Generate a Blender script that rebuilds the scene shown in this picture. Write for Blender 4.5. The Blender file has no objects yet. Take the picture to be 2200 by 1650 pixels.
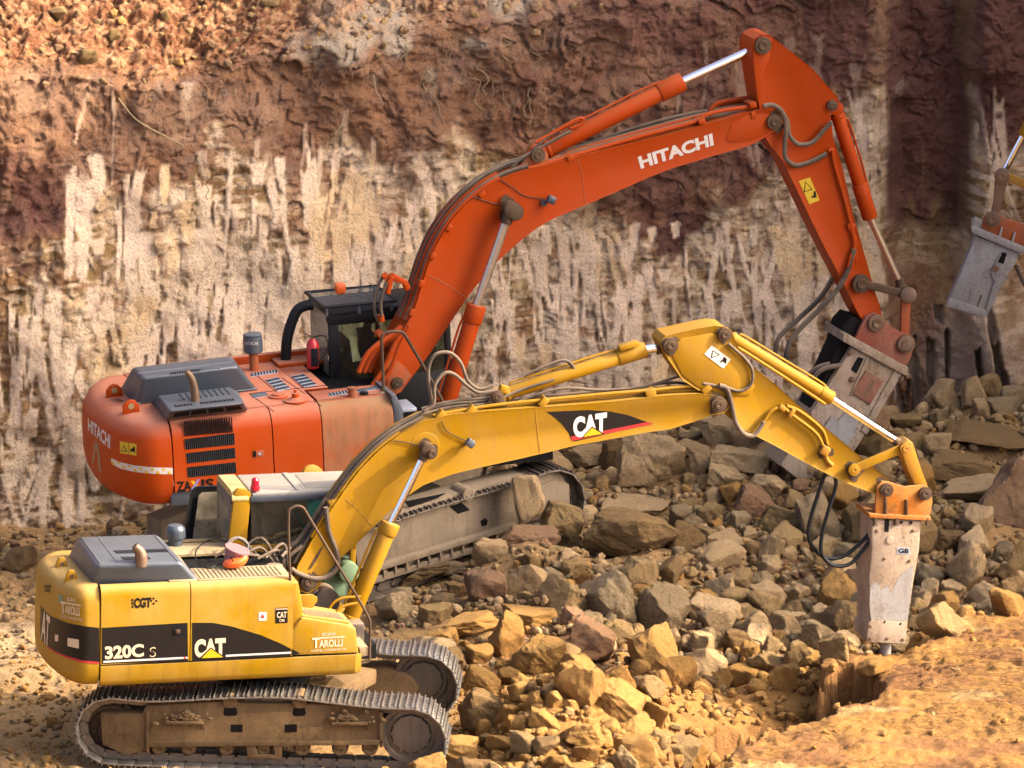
import bpy, bmesh, math, random
import numpy as np
from mathutils import Vector, Matrix
from mathutils.bvhtree import BVHTree
R_ = math.radians
sc = bpy.context.scene
COL = sc.collection
# ------------------------------------------------------------------ camera
PITCH = R_(14.0); FPX = 12528.0
FWD = Vector((0, math.cos(PITCH), -math.sin(PITCH))); UPV = Vector((0, math.sin(PITCH), math.cos(PITCH))); RGT = Vector((1, 0, 0))
CAM = Vector((0, 0, 0)) - FWD*72 + RGT*3.103 + UPV*4.35
cd = bpy.data.cameras.new('camera'); cam = bpy.data.objects.new('camera', cd); COL.objects.link(cam)
cam.location = CAM; cam.rotation_euler = (math.pi/2-PITCH, 0, 0)
cd.sensor_width = 36; cd.lens = FPX*36/2200; cd.clip_start = 1; cd.clip_end = 600
sc.camera = cam
# ------------------------------------------------------------------ light
SUN_EL = R_(33); SUN_AZ = R_(-3)     # azimuth measured from +X towards +Y
world = bpy.data.worlds.new("World"); sc.world = world; world.use_nodes = True
wn = world.node_tree; bg = wn.nodes['Background']
sky = wn.nodes.new('ShaderNodeTexSky'); sky.sky_type = 'NISHITA'; sky.sun_disc = False
sky.sun_elevation = SUN_EL; sky.sun_rotation = math.pi/2-SUN_AZ
sky.dust_density = 7.0; sky.air_density = 0.35; sky.ozone_density = 0.0
wn.links.new(sky.outputs[0], bg.inputs[0]); bg.inputs[1].default_value = 0.15
sl = bpy.data.lights.new('sun', 'SUN'); sl.energy = 2.0; sl.angle = R_(0.5); sl.color = (1, .84, .62)
so = bpy.data.objects.new('sun', sl); COL.objects.link(so)
SDIR = Vector((math.cos(SUN_EL)*math.cos(SUN_AZ), math.cos(SUN_EL)*math.sin(SUN_AZ), math.sin(SUN_EL)))
so.rotation_euler = SDIR.to_track_quat('Z', 'Y').to_euler(); so.location = (20, -5, 30)
sc.view_settings.view_transform = 'Standard'; sc.view_settings.look = 'None'
sc.view_settings.exposure = 2.42; sc.view_settings.gamma = 1
sc.render.resolution_x = 1024; sc.render.resolution_y = 768
# ------------------------------------------------------------------ picture <-> space helpers
def ray(px, py): return FWD*FPX + RGT*(px-1100) - UPV*(py-825)
def project(P):
    d = Vector(P)-CAM; z = d.dot(FWD)
    return 1100+FPX*d.dot(RGT)/z, 825-FPX*d.dot(UPV)/z
def ground_at(px, py, z):
    d = ray(px, py); t = (z-CAM.z)/d.z; return CAM+d*t
def depth_at(px, py, y):
    d = ray(px, py); t = (y-CAM.y)/d.y; return CAM+d*t
class Fr:
    def __init__(s, O, yaw, pitch=0, roll=0):
        s.O = Vector(O); s.R = Matrix.Rotation(R_(yaw), 3, 'Z') @ Matrix.Rotation(-R_(pitch), 3, 'Y') @ Matrix.Rotation(R_(roll), 3, 'X')
        s.M = Matrix.Translation(s.O) @ s.R.to_4x4(); s.c = s.R.transposed() @ (CAM-s.O)
    def _r(s, px, py): return s.R.transposed() @ ray(px, py)
    def p(s, px, py, y):
        d = s._r(px, py); return s.c+d*((y-s.c.y)/d.y)
    def pz(s, px, py, z):
        d = s._r(px, py); return s.c+d*((z-s.c.z)/d.z)
    def pts(s, L, y): return [s.p(a, b, y) for a, b in L]
# ------------------------------------------------------------------ numpy noise
def _h(ix, iy, seed):
    h = (ix*374761393 + iy*668265263 + seed*2147483647*31 + 12345) & 0xffffffff
    h = ((h ^ (h >> 13))*1274126177) & 0xffffffff
    return ((h ^ (h >> 16)) & 0xffffff)/16777215.0
def vn(x, y, seed=0):
    x = np.asarray(x, float); y = np.asarray(y, float)
    ix = np.floor(x).astype(np.int64); iy = np.floor(y).astype(np.int64); fx = x-ix; fy = y-iy
    fx = fx*fx*(3-2*fx); fy = fy*fy*(3-2*fy)
    a = _h(ix, iy, seed); b = _h(ix+1, iy, seed); c = _h(ix, iy+1, seed); d = _h(ix+1, iy+1, seed)
    return (a*(1-fx)+b*fx)*(1-fy)+(c*(1-fx)+d*fx)*fy
def fbm(x, y, seed=0, o=5, g=.5):
    s = 0; a = 1; t = 0
    for k in range(o):
        s = s+a*vn(np.asarray(x)*2**k, np.asarray(y)*2**k, seed+k*17); t += a; a *= g
    return s/t
def ridged(x, y, seed=0, o=4):
    s = 0; a = 1; t = 0
    for k in range(o):
        s = s+a*(1-np.abs(2*vn(np.asarray(x)*2**k, np.asarray(y)*2**k, seed+k*13)-1)); t += a; a *= .5
    return s/t
def sst(a, b, x):
    t = np.clip((x-a)/(b-a), 0, 1); return t*t*(3-2*t)
# ------------------------------------------------------------------ materials
def nodes(name):
    m = bpy.data.materials.new(name); m.use_nodes = True
    return m, m.node_tree.nodes, m.node_tree.links, m.node_tree.nodes['Principled BSDF']
def N(ns, t, **kw):
    n = ns.new(t)
    for k, v in kw.items(): setattr(n, k, v)
    return n
def mixc(ns, ls, fac, a, b, mode='MIX'):
    m = ns.new('ShaderNodeMix'); m.data_type = 'RGBA'; m.blend_type = mode
    for sock, v in ((m.inputs[0], fac), (m.inputs[6], a), (m.inputs[7], b)):
        if hasattr(v, 'is_output'): ls.new(v, sock)
        elif isinstance(v, (int, float)): sock.default_value = v
        else: sock.default_value = (*v, 1)
    return m.outputs[2]
def ramp(ns, ls, src, stops):
    r = ns.new('ShaderNodeValToRGB'); e = r.color_ramp.elements
    while len(e) < len(stops): e.new(.5)
    for k, (p, c) in enumerate(stops):
        e[k].position = p; e[k].color = (c, c, c, 1) if isinstance(c, (int, float)) else (*c, 1)
    ls.new(src, r.inputs[0]); return r.outputs[0]
def noise_n(ns, ls, scale, detail=6, rough=.6, dist=0, vec=None):
    n = ns.new('ShaderNodeTexNoise'); n.inputs['Scale'].default_value = scale; n.inputs['Detail'].default_value = detail
    n.inputs['Roughness'].default_value = rough; n.inputs['Distortion'].default_value = dist
    if vec is not None: ls.new(vec, n.inputs['Vector'])
    return n.outputs['Fac']
def coords(ns, ls, scale=None):
    t = ns.new('ShaderNodeTexCoord')
    if scale is None: return t.outputs['Object']
    m = ns.new('ShaderNodeMapping'); m.inputs['Scale'].default_value = scale; ls.new(t.outputs['Object'], m.inputs[0]); return m.outputs[0]
def bump(ns, ls, b, h, dist, strength=1, prev=None):
    n = ns.new('ShaderNodeBump'); n.inputs['Distance'].default_value = dist; n.inputs['Strength'].default_value = strength
    ls.new(h, n.inputs['Height'])
    if prev is not None: ls.new(prev, n.inputs['Normal'])
    ls.new(n.outputs[0], b.inputs['Normal']); return n.outputs[0]
def paint(name, col, dust=(.42, .30, .18), top=.6, grime=.35, rough=.42, spots=.5, grimec=(.10, .06, .035), metal=0, spec=.10, speck=.0):
    """painted steel: settled dust on upward faces, streaky grime, chips"""
    m, ns, ls, b = nodes(name); v = coords(ns, ls)
    n1 = noise_n(ns, ls, 1.6, 8, .65, .3, v); vs = coords(ns, ls, (9, 9, 1.2)); n2 = noise_n(ns, ls, 1.0, 6, .7, 0, vs)
    n3 = noise_n(ns, ls, 14, 6, .75, .5, v)
    c = mixc(ns, ls, ramp(ns, ls, n1, [(.35, 0), (.75, grime)]), col, dust)
    c = mixc(ns, ls, ramp(ns, ls, n2, [(.50, 0), (.80, grime*.9)]), c, grimec)
    g = ns.new('ShaderNodeNewGeometry'); sx = ns.new('ShaderNodeSeparateXYZ'); ls.new(g.outputs['Normal'], sx.inputs[0])
    upm = ramp(ns, ls, sx.outputs[2], [(.25, 0), (.85, top)])
    mm = ns.new('ShaderNodeMath'); mm.operation = 'MULTIPLY'; ls.new(upm, mm.inputs[0])
    ls.new(ramp(ns, ls, n1, [(.25, .55), (.7, 1)]), mm.inputs[1])
    c = mixc(ns, ls, mm.outputs[0], c, dust)
    c = mixc(ns, ls, ramp(ns, ls, n3, [(.68, 0), (.74, spots)]), c, grimec)
    if speck:
        n5 = noise_n(ns, ls, 34, 4, .8, .4, v); n6 = noise_n(ns, ls, 2.2, 4, .6, .6, v)
        m5 = ns.new('ShaderNodeMath'); m5.operation = 'MULTIPLY'; ls.new(ramp(ns, ls, n5, [(.50, 0), (.58, speck)]), m5.inputs[0]); ls.new(ramp(ns, ls, n6, [(.42, .12), (.62, 1)]), m5.inputs[1])
        c = mixc(ns, ls, m5.outputs[0], c, grimec); c = mixc(ns, ls, ramp(ns, ls, n5, [(.28, speck*.7), (.40, 0)]), c, tuple(x*1.25 for x in dust))
    ls.new(c, b.inputs['Base Color'])
    rr = ramp(ns, ls, n1, [(.3, rough), (.8, min(1, rough+.35))]); ls.new(rr, b.inputs['Roughness'])
    b.inputs['Metallic'].default_value = metal; b.inputs['Specular IOR Level'].default_value = spec
    bump(ns, ls, b, n1, .004, .6)
    return m
def plain(name, col, rough=.6, metal=0, var=.25, scale=20, bmp=.002):
    m, ns, ls, b = nodes(name); v = coords(ns, ls); n = noise_n(ns, ls, scale, 5, .65, 0, v)
    lo = tuple(x*(1-var) for x in col); hi = tuple(min(1, x*(1+var)) for x in col)
    ls.new(mixc(ns, ls, n, lo, hi), b.inputs['Base Color']); b.inputs['Roughness'].default_value = rough; b.inputs['Metallic'].default_value = metal; b.inputs['Specular IOR Level'].default_value = .5 if metal or rough < .4 else .18
    bump(ns, ls, b, n, bmp, .6); return m
M = {}
DY = (.265, .165, .055); DO = (.29, .10, .035)
M['yellow'] = paint('yellow_paint', (.222, .112, .0002), DY, .35, .30, .42, .35, speck=.16)
M['yellow_body'] = paint('yellow_panel_paint', (.235, .126, .0003), (.33, .22, .085), .8, .42, .36, .12, (.07, .04, .015), speck=.08)
M['yellow_worn'] = paint('worn_yellow_paint', (.288, .1296, .0043), (.216, .1368, .0648), .6, .55, .5, .8, speck=.5)
M['orange'] = paint('orange_paint', (.2736, .0302, .0004), DO, .35, .14, .38, .12, speck=.16)
M['orange_body'] = paint('orange_panel_paint', (.2808, .0346, .0007), (.36, .1584, .1008), .9, .10, .32, .04)
M['orange_dusty'] = paint('orange_panel_under_dust', (.2592, .0612, .018), (.2304, .1368, .072), .8, .9, .6, .1)
M['orange_worn'] = paint('worn_orange_paint', (.2736, .054, .0144), (.1872, .108, .0648), .6, .75, .55, .9, speck=.5)
M['breaker_orange'] = paint('breaker_orange_paint', (.3312, .108, .0108), (.216, .144, .0792), .6, .65, .5, .7, speck=.75)
M['breaker_red'] = paint('breaker_red_paint', (.216, .0468, .0288), (.2016, .1296, .0864), .6, .8, .6, .8, speck=.75)
M['breaker_grey'] = paint('breaker_scraped_steel', (.3024, .2448, .1872), (.216, .144, .0864), .5, 1.0, .5, 1.0, (.0792, .0504, .0324), speck=.75)
M['breaker_pale'] = paint('breaker_scraped_pale_steel', (.2448, .2376, .2304), (.1944, .1584, .1224), .4, .8, .5, .9, (.108, .0864, .072), speck=.75)
M['hood'] = paint('dark_grey_plastic_hood', (.0288, .0374, .0504), (.1152, .1152, .1152), .35, .2, .34, .05, (.0216, .0216, .0216), 0, .6)
M['black'] = plain('black_rubber', (.007, .007, .008), .5, 0, .4)
M['dark'] = plain('dark_void_steel', (.004, .0033, .003), .9, 0, .3)
M['hose'] = paint('dusty_black_hose', (.0252, .0216, .0202), (.216, .1584, .108), .7, .7, .6, .0)
M['cloth'] = plain('dark_cloth', (.0158, .0115, .013), .9, 0, .3)
M['grease'] = paint('greasy_steel', (.0504, .0324, .0216), (.1728, .1152, .072), .4, .5, .5, .3, (.0144, .0108, .0072), .4)
M['pin'] = paint('pin_steel', (.144, .0936, .0612), (.216, .144, .0936), .3, .4, .4, .3, (.0216, .0144, .0108), .6)
M['tracksteel'] = paint('worn_track_steel', (.16, .135, .11), (.18, .13, .08), .3, .6, .38, .4, (.02, .013, .008), .7, .4)
M['shoe'] = paint('polished_track_shoe', (.30, .28, .25), (.16, .12, .07), .12, .35, .30, .5, (.02, .014, .01), .9, .5)
M['frame_mud'] = paint('muddy_track_frame', (.085, .052, .024), (.165, .105, .05), .7, .95, .75, .7, (.03, .018, .01), speck=.6)
M['frame_grey'] = paint('clay_coated_track_frame', (.18, .1368, .09), (.2448, .1836, .1188), .7, .9, .8, .4, (.0864, .0576, .036), speck=.5)
M['chrome'] = plain('chrome_rod', (.82, .84, .88), .16, 1, .05, 5, .0003)
M['brass'] = plain('dusty_rod', (.4464, .36, .2736), .3, .8, .2, 8, .0005)
M['roof_cream'] = paint('cream_dusty_roof_cap', (.34, .24, .10), (.26, .19, .10), .3, .3, .5, .1)
M['decal_black'] = plain('black_decal', (.0065, .0045, .0035), .5, 0, .35, 6, .0005)
M['decal_white'] = plain('cream_decal', (.4464, .3528, .2376), .5, 0, .06, 6, .0005)
M['white'] = plain('white_lettering', (.4464, .4032, .36), .5, 0, .04, 6, .0005)
M['decal_red'] = plain('red_decal', (.3024, .0216, .0216), .5, 0, .1)
M['decal_yellow'] = plain('yellow_sticker', (.432, .288, .0216), .5, 0, .06)
M['tri_yellow'] = plain('bright_yellow_triangle', (.4464, .2592, .0072), .5, 0, .05)
M['blueish'] = plain('violet_decal', (.1584, .1296, .3024), .5, 0, .1)
M['roof_white'] = paint('white_cab_roof', (.215, .21, .20), (.27, .22, .15), .4, .4, .5, .05)
M['grip'] = plain('bluish_grey_tread', (.2592, .288, .3312), .55, .3, .2, 30)
M['tread'] = paint('dusty_tread_plate', (.2376, .1728, .0864), (.2736, .2088, .1296), .6, .5, .6, .2)
M['red'] = plain('red_gloss', (.324, .0058, .0086), .28, 0, .1)
M['beacon_orange'] = plain('orange_beacon', (.612, .1008, .0144), .3, 0, .05)
M['beacon_red'] = plain('red_beacon', (.36, .0043, .0144), .25, 0, .1)
M['pink'] = plain('dusty_pink_plastic', (.22, .10, .10), .6, 0, .2)
M['helmet'] = plain('orange_brown_helmet', (.216, .0864, .0288), .45, 0, .1)
M['skin'] = plain('skin', (.216, .1152, .072), .6, 0, .1)
M['teal'] = plain('teal_cab_lining', (.004, .10, .12), .6, 0, .3, 4)
M['greenish'] = plain('pale_green_cab_lining', (.1152, .1728, .1008), .7, 0, .2)
def glass(name, tint, refl=.25):
    m, ns, ls, b = nodes(name); ns.remove(b); out = ns['Material Output']
    tr = ns.new('ShaderNodeBsdfTransparent'); tr.inputs[0].default_value = (*tint, 1)
    gl = ns.new('ShaderNodeBsdfGlossy'); gl.inputs['Roughness'].default_value = .08; gl.inputs[0].default_value = (.8, .85, .9, 1)
    df = ns.new('ShaderNodeBsdfDiffuse'); df.inputs[0].default_value = (.34, .28, .2, 1)
    lw = ns.new('ShaderNodeFresnel'); lw.inputs[0].default_value = 1.5
    mx = ns.new('ShaderNodeMixShader'); ls.new(lw.outputs[0], mx.inputs[0]); ls.new(tr.outputs[0], mx.inputs[1]); ls.new(gl.outputs[0], mx.inputs[2])
    v = coords(ns, ls); n = noise_n(ns, ls, 3, 6, .7, .4, v); d = ramp(ns, ls, n, [(.35, refl*.3), (.75, refl)])
    m2 = ns.new('ShaderNodeMixShader'); ls.new(d, m2.inputs[0]); ls.new(mx.outputs[0], m2.inputs[1]); ls.new(df.outputs[0], m2.inputs[2])
    ls.new(m2.outputs[0], out.inputs[0]); return m
M['glass'] = glass('dusty_cab_glass', (.84, .90, .86), .10); M['glass_dark'] = glass('dark_tinted_glass', (.66, .72, .64), .10)
M['glass_grey'] = glass('grey_dusty_glass', (.45, .5, .5), .7)
def rockmat(name, a, b2, c3, dark=(.07, .042, .022)):
    m, ns, ls, b = nodes(name)
    v = coords(ns, ls); oi = ns.new('ShaderNodeObjectInfo')
    n1 = noise_n(ns, ls, 2.2, 8, .65, .6, v); n2 = noise_n(ns, ls, 9, 8, .7, .3, v); n3 = noise_n(ns, ls, 40, 5, .7, 0, v)
    c = mixc(ns, ls, ramp(ns, ls, n1, [(.36, 0), (.62, 1)]), a, b2)
    c = mixc(ns, ls, oi.outputs['Random'], c, mixc(ns, ls, .5, c, c3))
    c = mixc(ns, ls, ramp(ns, ls, n2, [(.30, .75), (.48, 0)]), c, dark)
    c = mixc(ns, ls, ramp(ns, ls, n2, [(.58, 0), (.78, .6)]), c, tuple(min(1, x*1.5) for x in c3))
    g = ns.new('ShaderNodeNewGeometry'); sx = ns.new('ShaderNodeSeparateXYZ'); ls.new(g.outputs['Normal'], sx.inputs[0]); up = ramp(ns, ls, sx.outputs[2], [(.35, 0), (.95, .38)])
    md = ns.new('ShaderNodeMath'); md.operation = 'MULTIPLY'; ls.new(up, md.inputs[0]); ls.new(ramp(ns, ls, n1, [(.35, .25), (.6, 1)]), md.inputs[1]); c = mixc(ns, ls, md.outputs[0], c, tuple(min(1, x*1.35) for x in c3))  # upward faces tinted paler: dust, with a sunlit-top look painted in
    ls.new(c, b.inputs['Base Color']); b.inputs['Roughness'].default_value = .9
    p = bump(ns, ls, b, n2, .12, 1.0); bump(ns, ls, b, n3, .03, 1.0, p); return m
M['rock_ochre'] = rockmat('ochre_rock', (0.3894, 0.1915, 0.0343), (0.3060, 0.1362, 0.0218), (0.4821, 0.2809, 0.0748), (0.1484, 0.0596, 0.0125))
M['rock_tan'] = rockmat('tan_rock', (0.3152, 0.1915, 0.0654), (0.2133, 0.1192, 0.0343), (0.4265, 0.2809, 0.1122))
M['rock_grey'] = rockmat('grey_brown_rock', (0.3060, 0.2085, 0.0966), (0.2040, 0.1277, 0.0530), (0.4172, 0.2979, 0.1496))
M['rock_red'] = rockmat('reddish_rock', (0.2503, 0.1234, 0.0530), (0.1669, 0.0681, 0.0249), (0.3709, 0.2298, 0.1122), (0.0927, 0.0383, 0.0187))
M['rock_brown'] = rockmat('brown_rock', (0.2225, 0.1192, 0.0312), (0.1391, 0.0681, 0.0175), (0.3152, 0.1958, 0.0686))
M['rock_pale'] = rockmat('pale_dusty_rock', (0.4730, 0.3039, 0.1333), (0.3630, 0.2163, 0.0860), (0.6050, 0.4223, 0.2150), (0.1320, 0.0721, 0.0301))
def earth(name, fine=1.0, bd=.05, scrape=False):
    m, ns, ls, b = nodes(name); at = ns.new('ShaderNodeAttribute'); at.attribute_name = 'tone'
    v = coords(ns, ls); n1 = noise_n(ns, ls, 5*fine, 8, .7, .5, v); n2 = noise_n(ns, ls, 26*fine, 6, .75, .2, v)
    c = mixc(ns, ls, 1.0, at.outputs['Color'], ramp(ns, ls, n1, [(.28, .66), (.44, 1), (.75, 1.0)]), 'MULTIPLY')
    c = mixc(ns, ls, 1.0, c, ramp(ns, ls, n2, [(.34, .58), (.48, 1), (.72, 1.0)]), 'MULTIPLY')
    c = mixc(ns, ls, ramp(ns, ls, n2, [(.6, 0), (.8, .12 if scrape else .35)]), c, (.55, .44, .32))
    ls.new(c, b.inputs['Base Color']); b.inputs['Roughness'].default_value = .95
    p = bump(ns, ls, b, n1, bd, .9); p = bump(ns, ls, b, n2, bd*.55, 1.0, p)
    if scrape:
        mp = ns.new('ShaderNodeMapping'); mp.inputs['Rotation'].default_value = (0, 0, R_(28)); mp.inputs['Scale'].default_value = (1.1, 17, 1); ls.new(v, mp.inputs[0])
        n4 = noise_n(ns, ls, 1.0, 3, .5, .8, mp.outputs[0]); s2 = ns.new('ShaderNodeAttribute'); s2.attribute_name = 'scrape'
        mu = ns.new('ShaderNodeMath'); mu.operation = 'MULTIPLY'; ls.new(ramp(ns, ls, n4, [(.38, 0), (.60, 1)]), mu.inputs[0]); ls.new(s2.outputs['Fac'], mu.inputs[1]); bump(ns, ls, b, mu.outputs[0], .05, 1.0, p)
    return m
M['cliff'] = earth('quarry_face_rock', 1.0, .09); M['ground'] = earth('quarry_soil', 1.3, .05, True)
# ------------------------------------------------------------------ mesh building
def link(name, me, mat, parent=None):
    o = bpy.data.objects.new(name, me); COL.objects.link(o)
    if mat is not None: me.materials.append(M[mat] if isinstance(mat, str) else mat)
    if parent is not None: o.parent = parent
    return o
def smooth(me, ang=32):
    me.polygons.foreach_set('use_smooth', [True]*len(me.polygons)); me.set_sharp_from_angle(angle=R_(ang)); me.update()
def catmull(P, n=6):
    P = [Vector(p) for p in P]
    if len(P) < 3: return P
    out = []
    Q = [P[0]*2-P[1]]+P+[P[-1]*2-P[-2]]
    for i in range(1, len(Q)-2):
        a, b, c, d = Q[i-1:i+3]
        for k in range(n):
            t = k/n; out.append(.5*((2*b)+(c-a)*t+(2*a-5*b+4*c-d)*t*t+(3*b-a-3*c+d)*t**3))
    out.append(P[-1]); return out
class MB:
    def __init__(s): s.bm = bmesh.new()
    def box(s, c, d, rz=0, rx=0, ry=0, bev=0, mat4=None):
        r = bmesh.ops.create_cube(s.bm, size=1)
        T = Matrix.Translation(c) @ Matrix.Rotation(rz, 4, 'Z') @ Matrix.Rotation(ry, 4, 'Y') @ Matrix.Rotation(rx, 4, 'X') @ Matrix.Diagonal((*d, 1))
        if mat4 is not None: T = mat4 @ T
        bmesh.ops.transform(s.bm, matrix=T, verts=r['verts'])
        if bev:
            es = list({e for v in r['verts'] for e in v.link_edges}); bmesh.ops.bevel(s.bm, geom=es, offset=bev, segments=2, affect='EDGES', profile=.5)
        return s
    def hexa(s, base, top, bev=0, seg=3):
        """loft between two loops of equal length, capped"""
        a = [s.bm.verts.new(p) for p in base]; b = [s.bm.verts.new(p) for p in top]; n = len(a); fs = []
        fs.append(s.bm.faces.new(a[::-1])); fs.append(s.bm.faces.new(b))
        for i in range(n): fs.append(s.bm.faces.new((a[i], a[(i+1) % n], b[(i+1) % n], b[i])))
        bmesh.ops.recalc_face_normals(s.bm, faces=fs)
        if bev:
            es = list({e for f in fs for e in f.edges if e not in {x for x in fs[0].edges}})
            bmesh.ops.bevel(s.bm, geom=es, offset=bev, segments=seg, affect='EDGES', profile=.5)
        return s
    def prism(s, P, dy, bev=.006, inset=0, depth=0, axis=(0, 1, 0)):
        """P: loop of local points on the near face; extruded by dy along local y"""
        ax = Vector(axis); a = [s.bm.verts.new(p) for p in P]; b = [s.bm.verts.new(Vector(p)+ax*dy) for p in P]; n = len(a)
        f0 = s.bm.faces.new(a); f1 = s.bm.faces.new(b[::-1]); fs = [f0, f1]
        for i in range(n): fs.append(s.bm.faces.new((a[i], b[i], b[(i+1) % n], a[(i+1) % n])))
        bmesh.ops.recalc_face_normals(s.bm, faces=fs)
        if inset:
            bmesh.ops.inset_individual(s.bm, faces=[f0, f1], thickness=inset, depth=-depth, use_even_offset=True)
        elif bev:
            es = list(set(f0.edges) | set(f1.edges)); bmesh.ops.bevel(s.bm, geom=es, offset=bev, segments=2, affect='EDGES', profile=.5)
        return s
    def sweep(s, P, r, seg=10, caps=True):
        P = [Vector(p) for p in P]; rs = r if isinstance(r, (list, tuple)) else [r]*len(P)
        T = [(P[min(i+1, len(P)-1)]-P[max(i-1, 0)]).normalized() for i in range(len(P))]
        up = Vector((0, 0, 1)) if abs(T[0].z) < .9 else Vector((0, 1, 0)); u = T[0].cross(up).normalized(); rings = []
        for p, t, q in zip(P, T, rs):
            u = (u-t*u.dot(t)).normalized(); w = t.cross(u)
            rings.append([s.bm.verts.new(p+(u*math.cos(2*math.pi*k/seg)+w*math.sin(2*math.pi*k/seg))*q) for k in range(seg)])
        for a, b in zip(rings, rings[1:]):
            for k in range(seg): s.bm.faces.new((a[k], a[(k+1) % seg], b[(k+1) % seg], b[k]))
        if caps: s.bm.faces.new(rings[0][::-1]); s.bm.faces.new(rings[-1])
        return s
    def tube(s, P, r, n=5, seg=8): return s.sweep(catmull(P, n), r, seg)
    def cyl(s, a, b, r, seg=20, r2=None, bev=0):
        a, b = Vector(a), Vector(b); L = (b-a).length; t = (b-a)/L; r2 = r if r2 is None else r2
        if bev: return s.sweep([a, a+t*bev*.3, a+t*bev, b-t*bev, b-t*bev*.3, b], [r-bev, r-bev*.3, r, r2, r2-bev*.3, r2-bev], seg)
        return s.sweep([a, b], [r, r2], seg)
    def lathe(s, c, prof, axis=(0, 0, 1), seg=24):
        ax = Vector(axis).normalized(); return s.sweep_axis(Vector(c), ax, prof, seg)
    def sweep_axis(s, c, ax, prof, seg):
        u = ax.orthogonal().normalized(); w = ax.cross(u); rings = []
        for h, r in prof: rings.append([s.bm.verts.new(c+ax*h+(u*math.cos(2*math.pi*k/seg)+w*math.sin(2*math.pi*k/seg))*max(r, 1e-4)) for k in range(seg)])
        for a, b in zip(rings, rings[1:]):
            for k in range(seg): s.bm.faces.new((a[k], a[(k+1) % seg], b[(k+1) % seg], b[k]))
        s.bm.faces.new(rings[0][::-1]); s.bm.faces.new(rings[-1]); return s
    def grid(s, rows, close=False):
        V = [[s.bm.verts.new(p) for p in r] for r in rows]
        for a, b in zip(V, V[1:]):
            n = len(a)
            for k in range(n if close else n-1): s.bm.faces.new((a[k], a[(k+1) % n], b[(k+1) % n], b[k]))
        return V
    def build(s, name, mat, parent=None, xf=None, ang=32):
        bmesh.ops.recalc_face_normals(s.bm, faces=s.bm.faces)
        me = bpy.data.meshes.new(name); s.bm.to_mesh(me); s.bm.free()
        if xf is not None: me.transform(xf)
        smooth(me, ang); return link(name, me, mat, parent)
def tag(o, label=None, cat=None, group=None, kind=None):
    for k, v in (('label', label), ('category', cat), ('group', group), ('kind', kind)):
        if v: o[k] = v
    return o
def empty(name, loc, M4=None):
    o = bpy.data.objects.new(name, None); COL.objects.link(o)
    if M4 is not None: o.matrix_world = M4
    else: o.location = loc
    o.empty_display_size = .3; return o
_tc = {}
def text2d(s, bold=.02):
    k = (s, bold)
    if k not in _tc:
        c = bpy.data.curves.new('t', 'FONT'); c.body = s; c.offset = bold; c.resolution_u = 4; o = bpy.data.objects.new('t', c)
        COL.objects.link(o); me = bpy.data.meshes.new_from_object(o); V = [(v.co.x, v.co.y) for v in me.vertices]; F = [tuple(p.vertices) for p in me.polygons]
        bpy.data.objects.remove(o); bpy.data.meshes.remove(me); bpy.data.curves.remove(c); _tc[k] = (V, F)
    return _tc[k]
def quadmap(V, Q):
    xs = [v[0] for v in V]; ys = [v[1] for v in V]; x0, x1, y0, y1 = min(xs), max(xs), min(ys), max(ys); out = []
    TL, TR, BR, BL = [Vector(q) for q in Q]
    for x, y in V:
        a = (x-x0)/(x1-x0); b = (y-y0)/(y1-y0); out.append((BL*(1-a)+BR*a)*(1-b)+(TL*(1-a)+TR*a)*b)
    return out
def lettering(fr, s, Q, y, mat, parent, bold=.02, name='lettering', surf=None, off=.004):
    """flat painted lettering lying on the plane local y (or on a curved surface)"""
    V, F = text2d(s, bold); P = quadmap(V, Q); return flatmark(fr, P, F, y, mat, parent, name, surf, off)
def flatmark(fr, P, F, y, mat, parent, name='decal', surf=None, off=.004, cuts=0):
    bm = bmesh.new(); vs = [bm.verts.new((p[0], p[1], 0)) for p in P]
    for f in F:
        try: bm.faces.new([vs[i] for i in f])
        except ValueError: pass
    if surf is not None:
        bmesh.ops.triangulate(bm, faces=bm.faces)
        for k in range(3):
            es = [e for e in bm.edges if e.calc_length() > 9]
            if es: bmesh.ops.subdivide_edges(bm, edges=es, cuts=1); bmesh.ops.triangulate(bm, faces=bm.faces)
    for v in bm.verts:
        if surf is None: v.co = fr.p(v.co.x, v.co.y, y-off)
        else:
            d = fr._r(v.co.x, v.co.y).normalized(); h = surf.ray_cast(fr.c, d)
            if h[0] is None: h = surf.find_nearest(fr.p(v.co.x, v.co.y, y))
            n = h[1] if h[1].dot(d) < 0 else -h[1]; v.co = h[0]+n*off
    me = bpy.data.meshes.new(name); bm.to_mesh(me); bm.free(); return link(name, me, mat, parent)
def mark(fr, poly, y, mat, parent, name='decal', surf=None, off=.003):
    return flatmark(fr, poly, [tuple(range(len(poly)))], y, mat, parent, name, surf, off)
def bvh(o): return BVHTree.FromPolygons([v.co.copy() for v in o.data.vertices], [tuple(p.vertices) for p in o.data.polygons])
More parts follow.
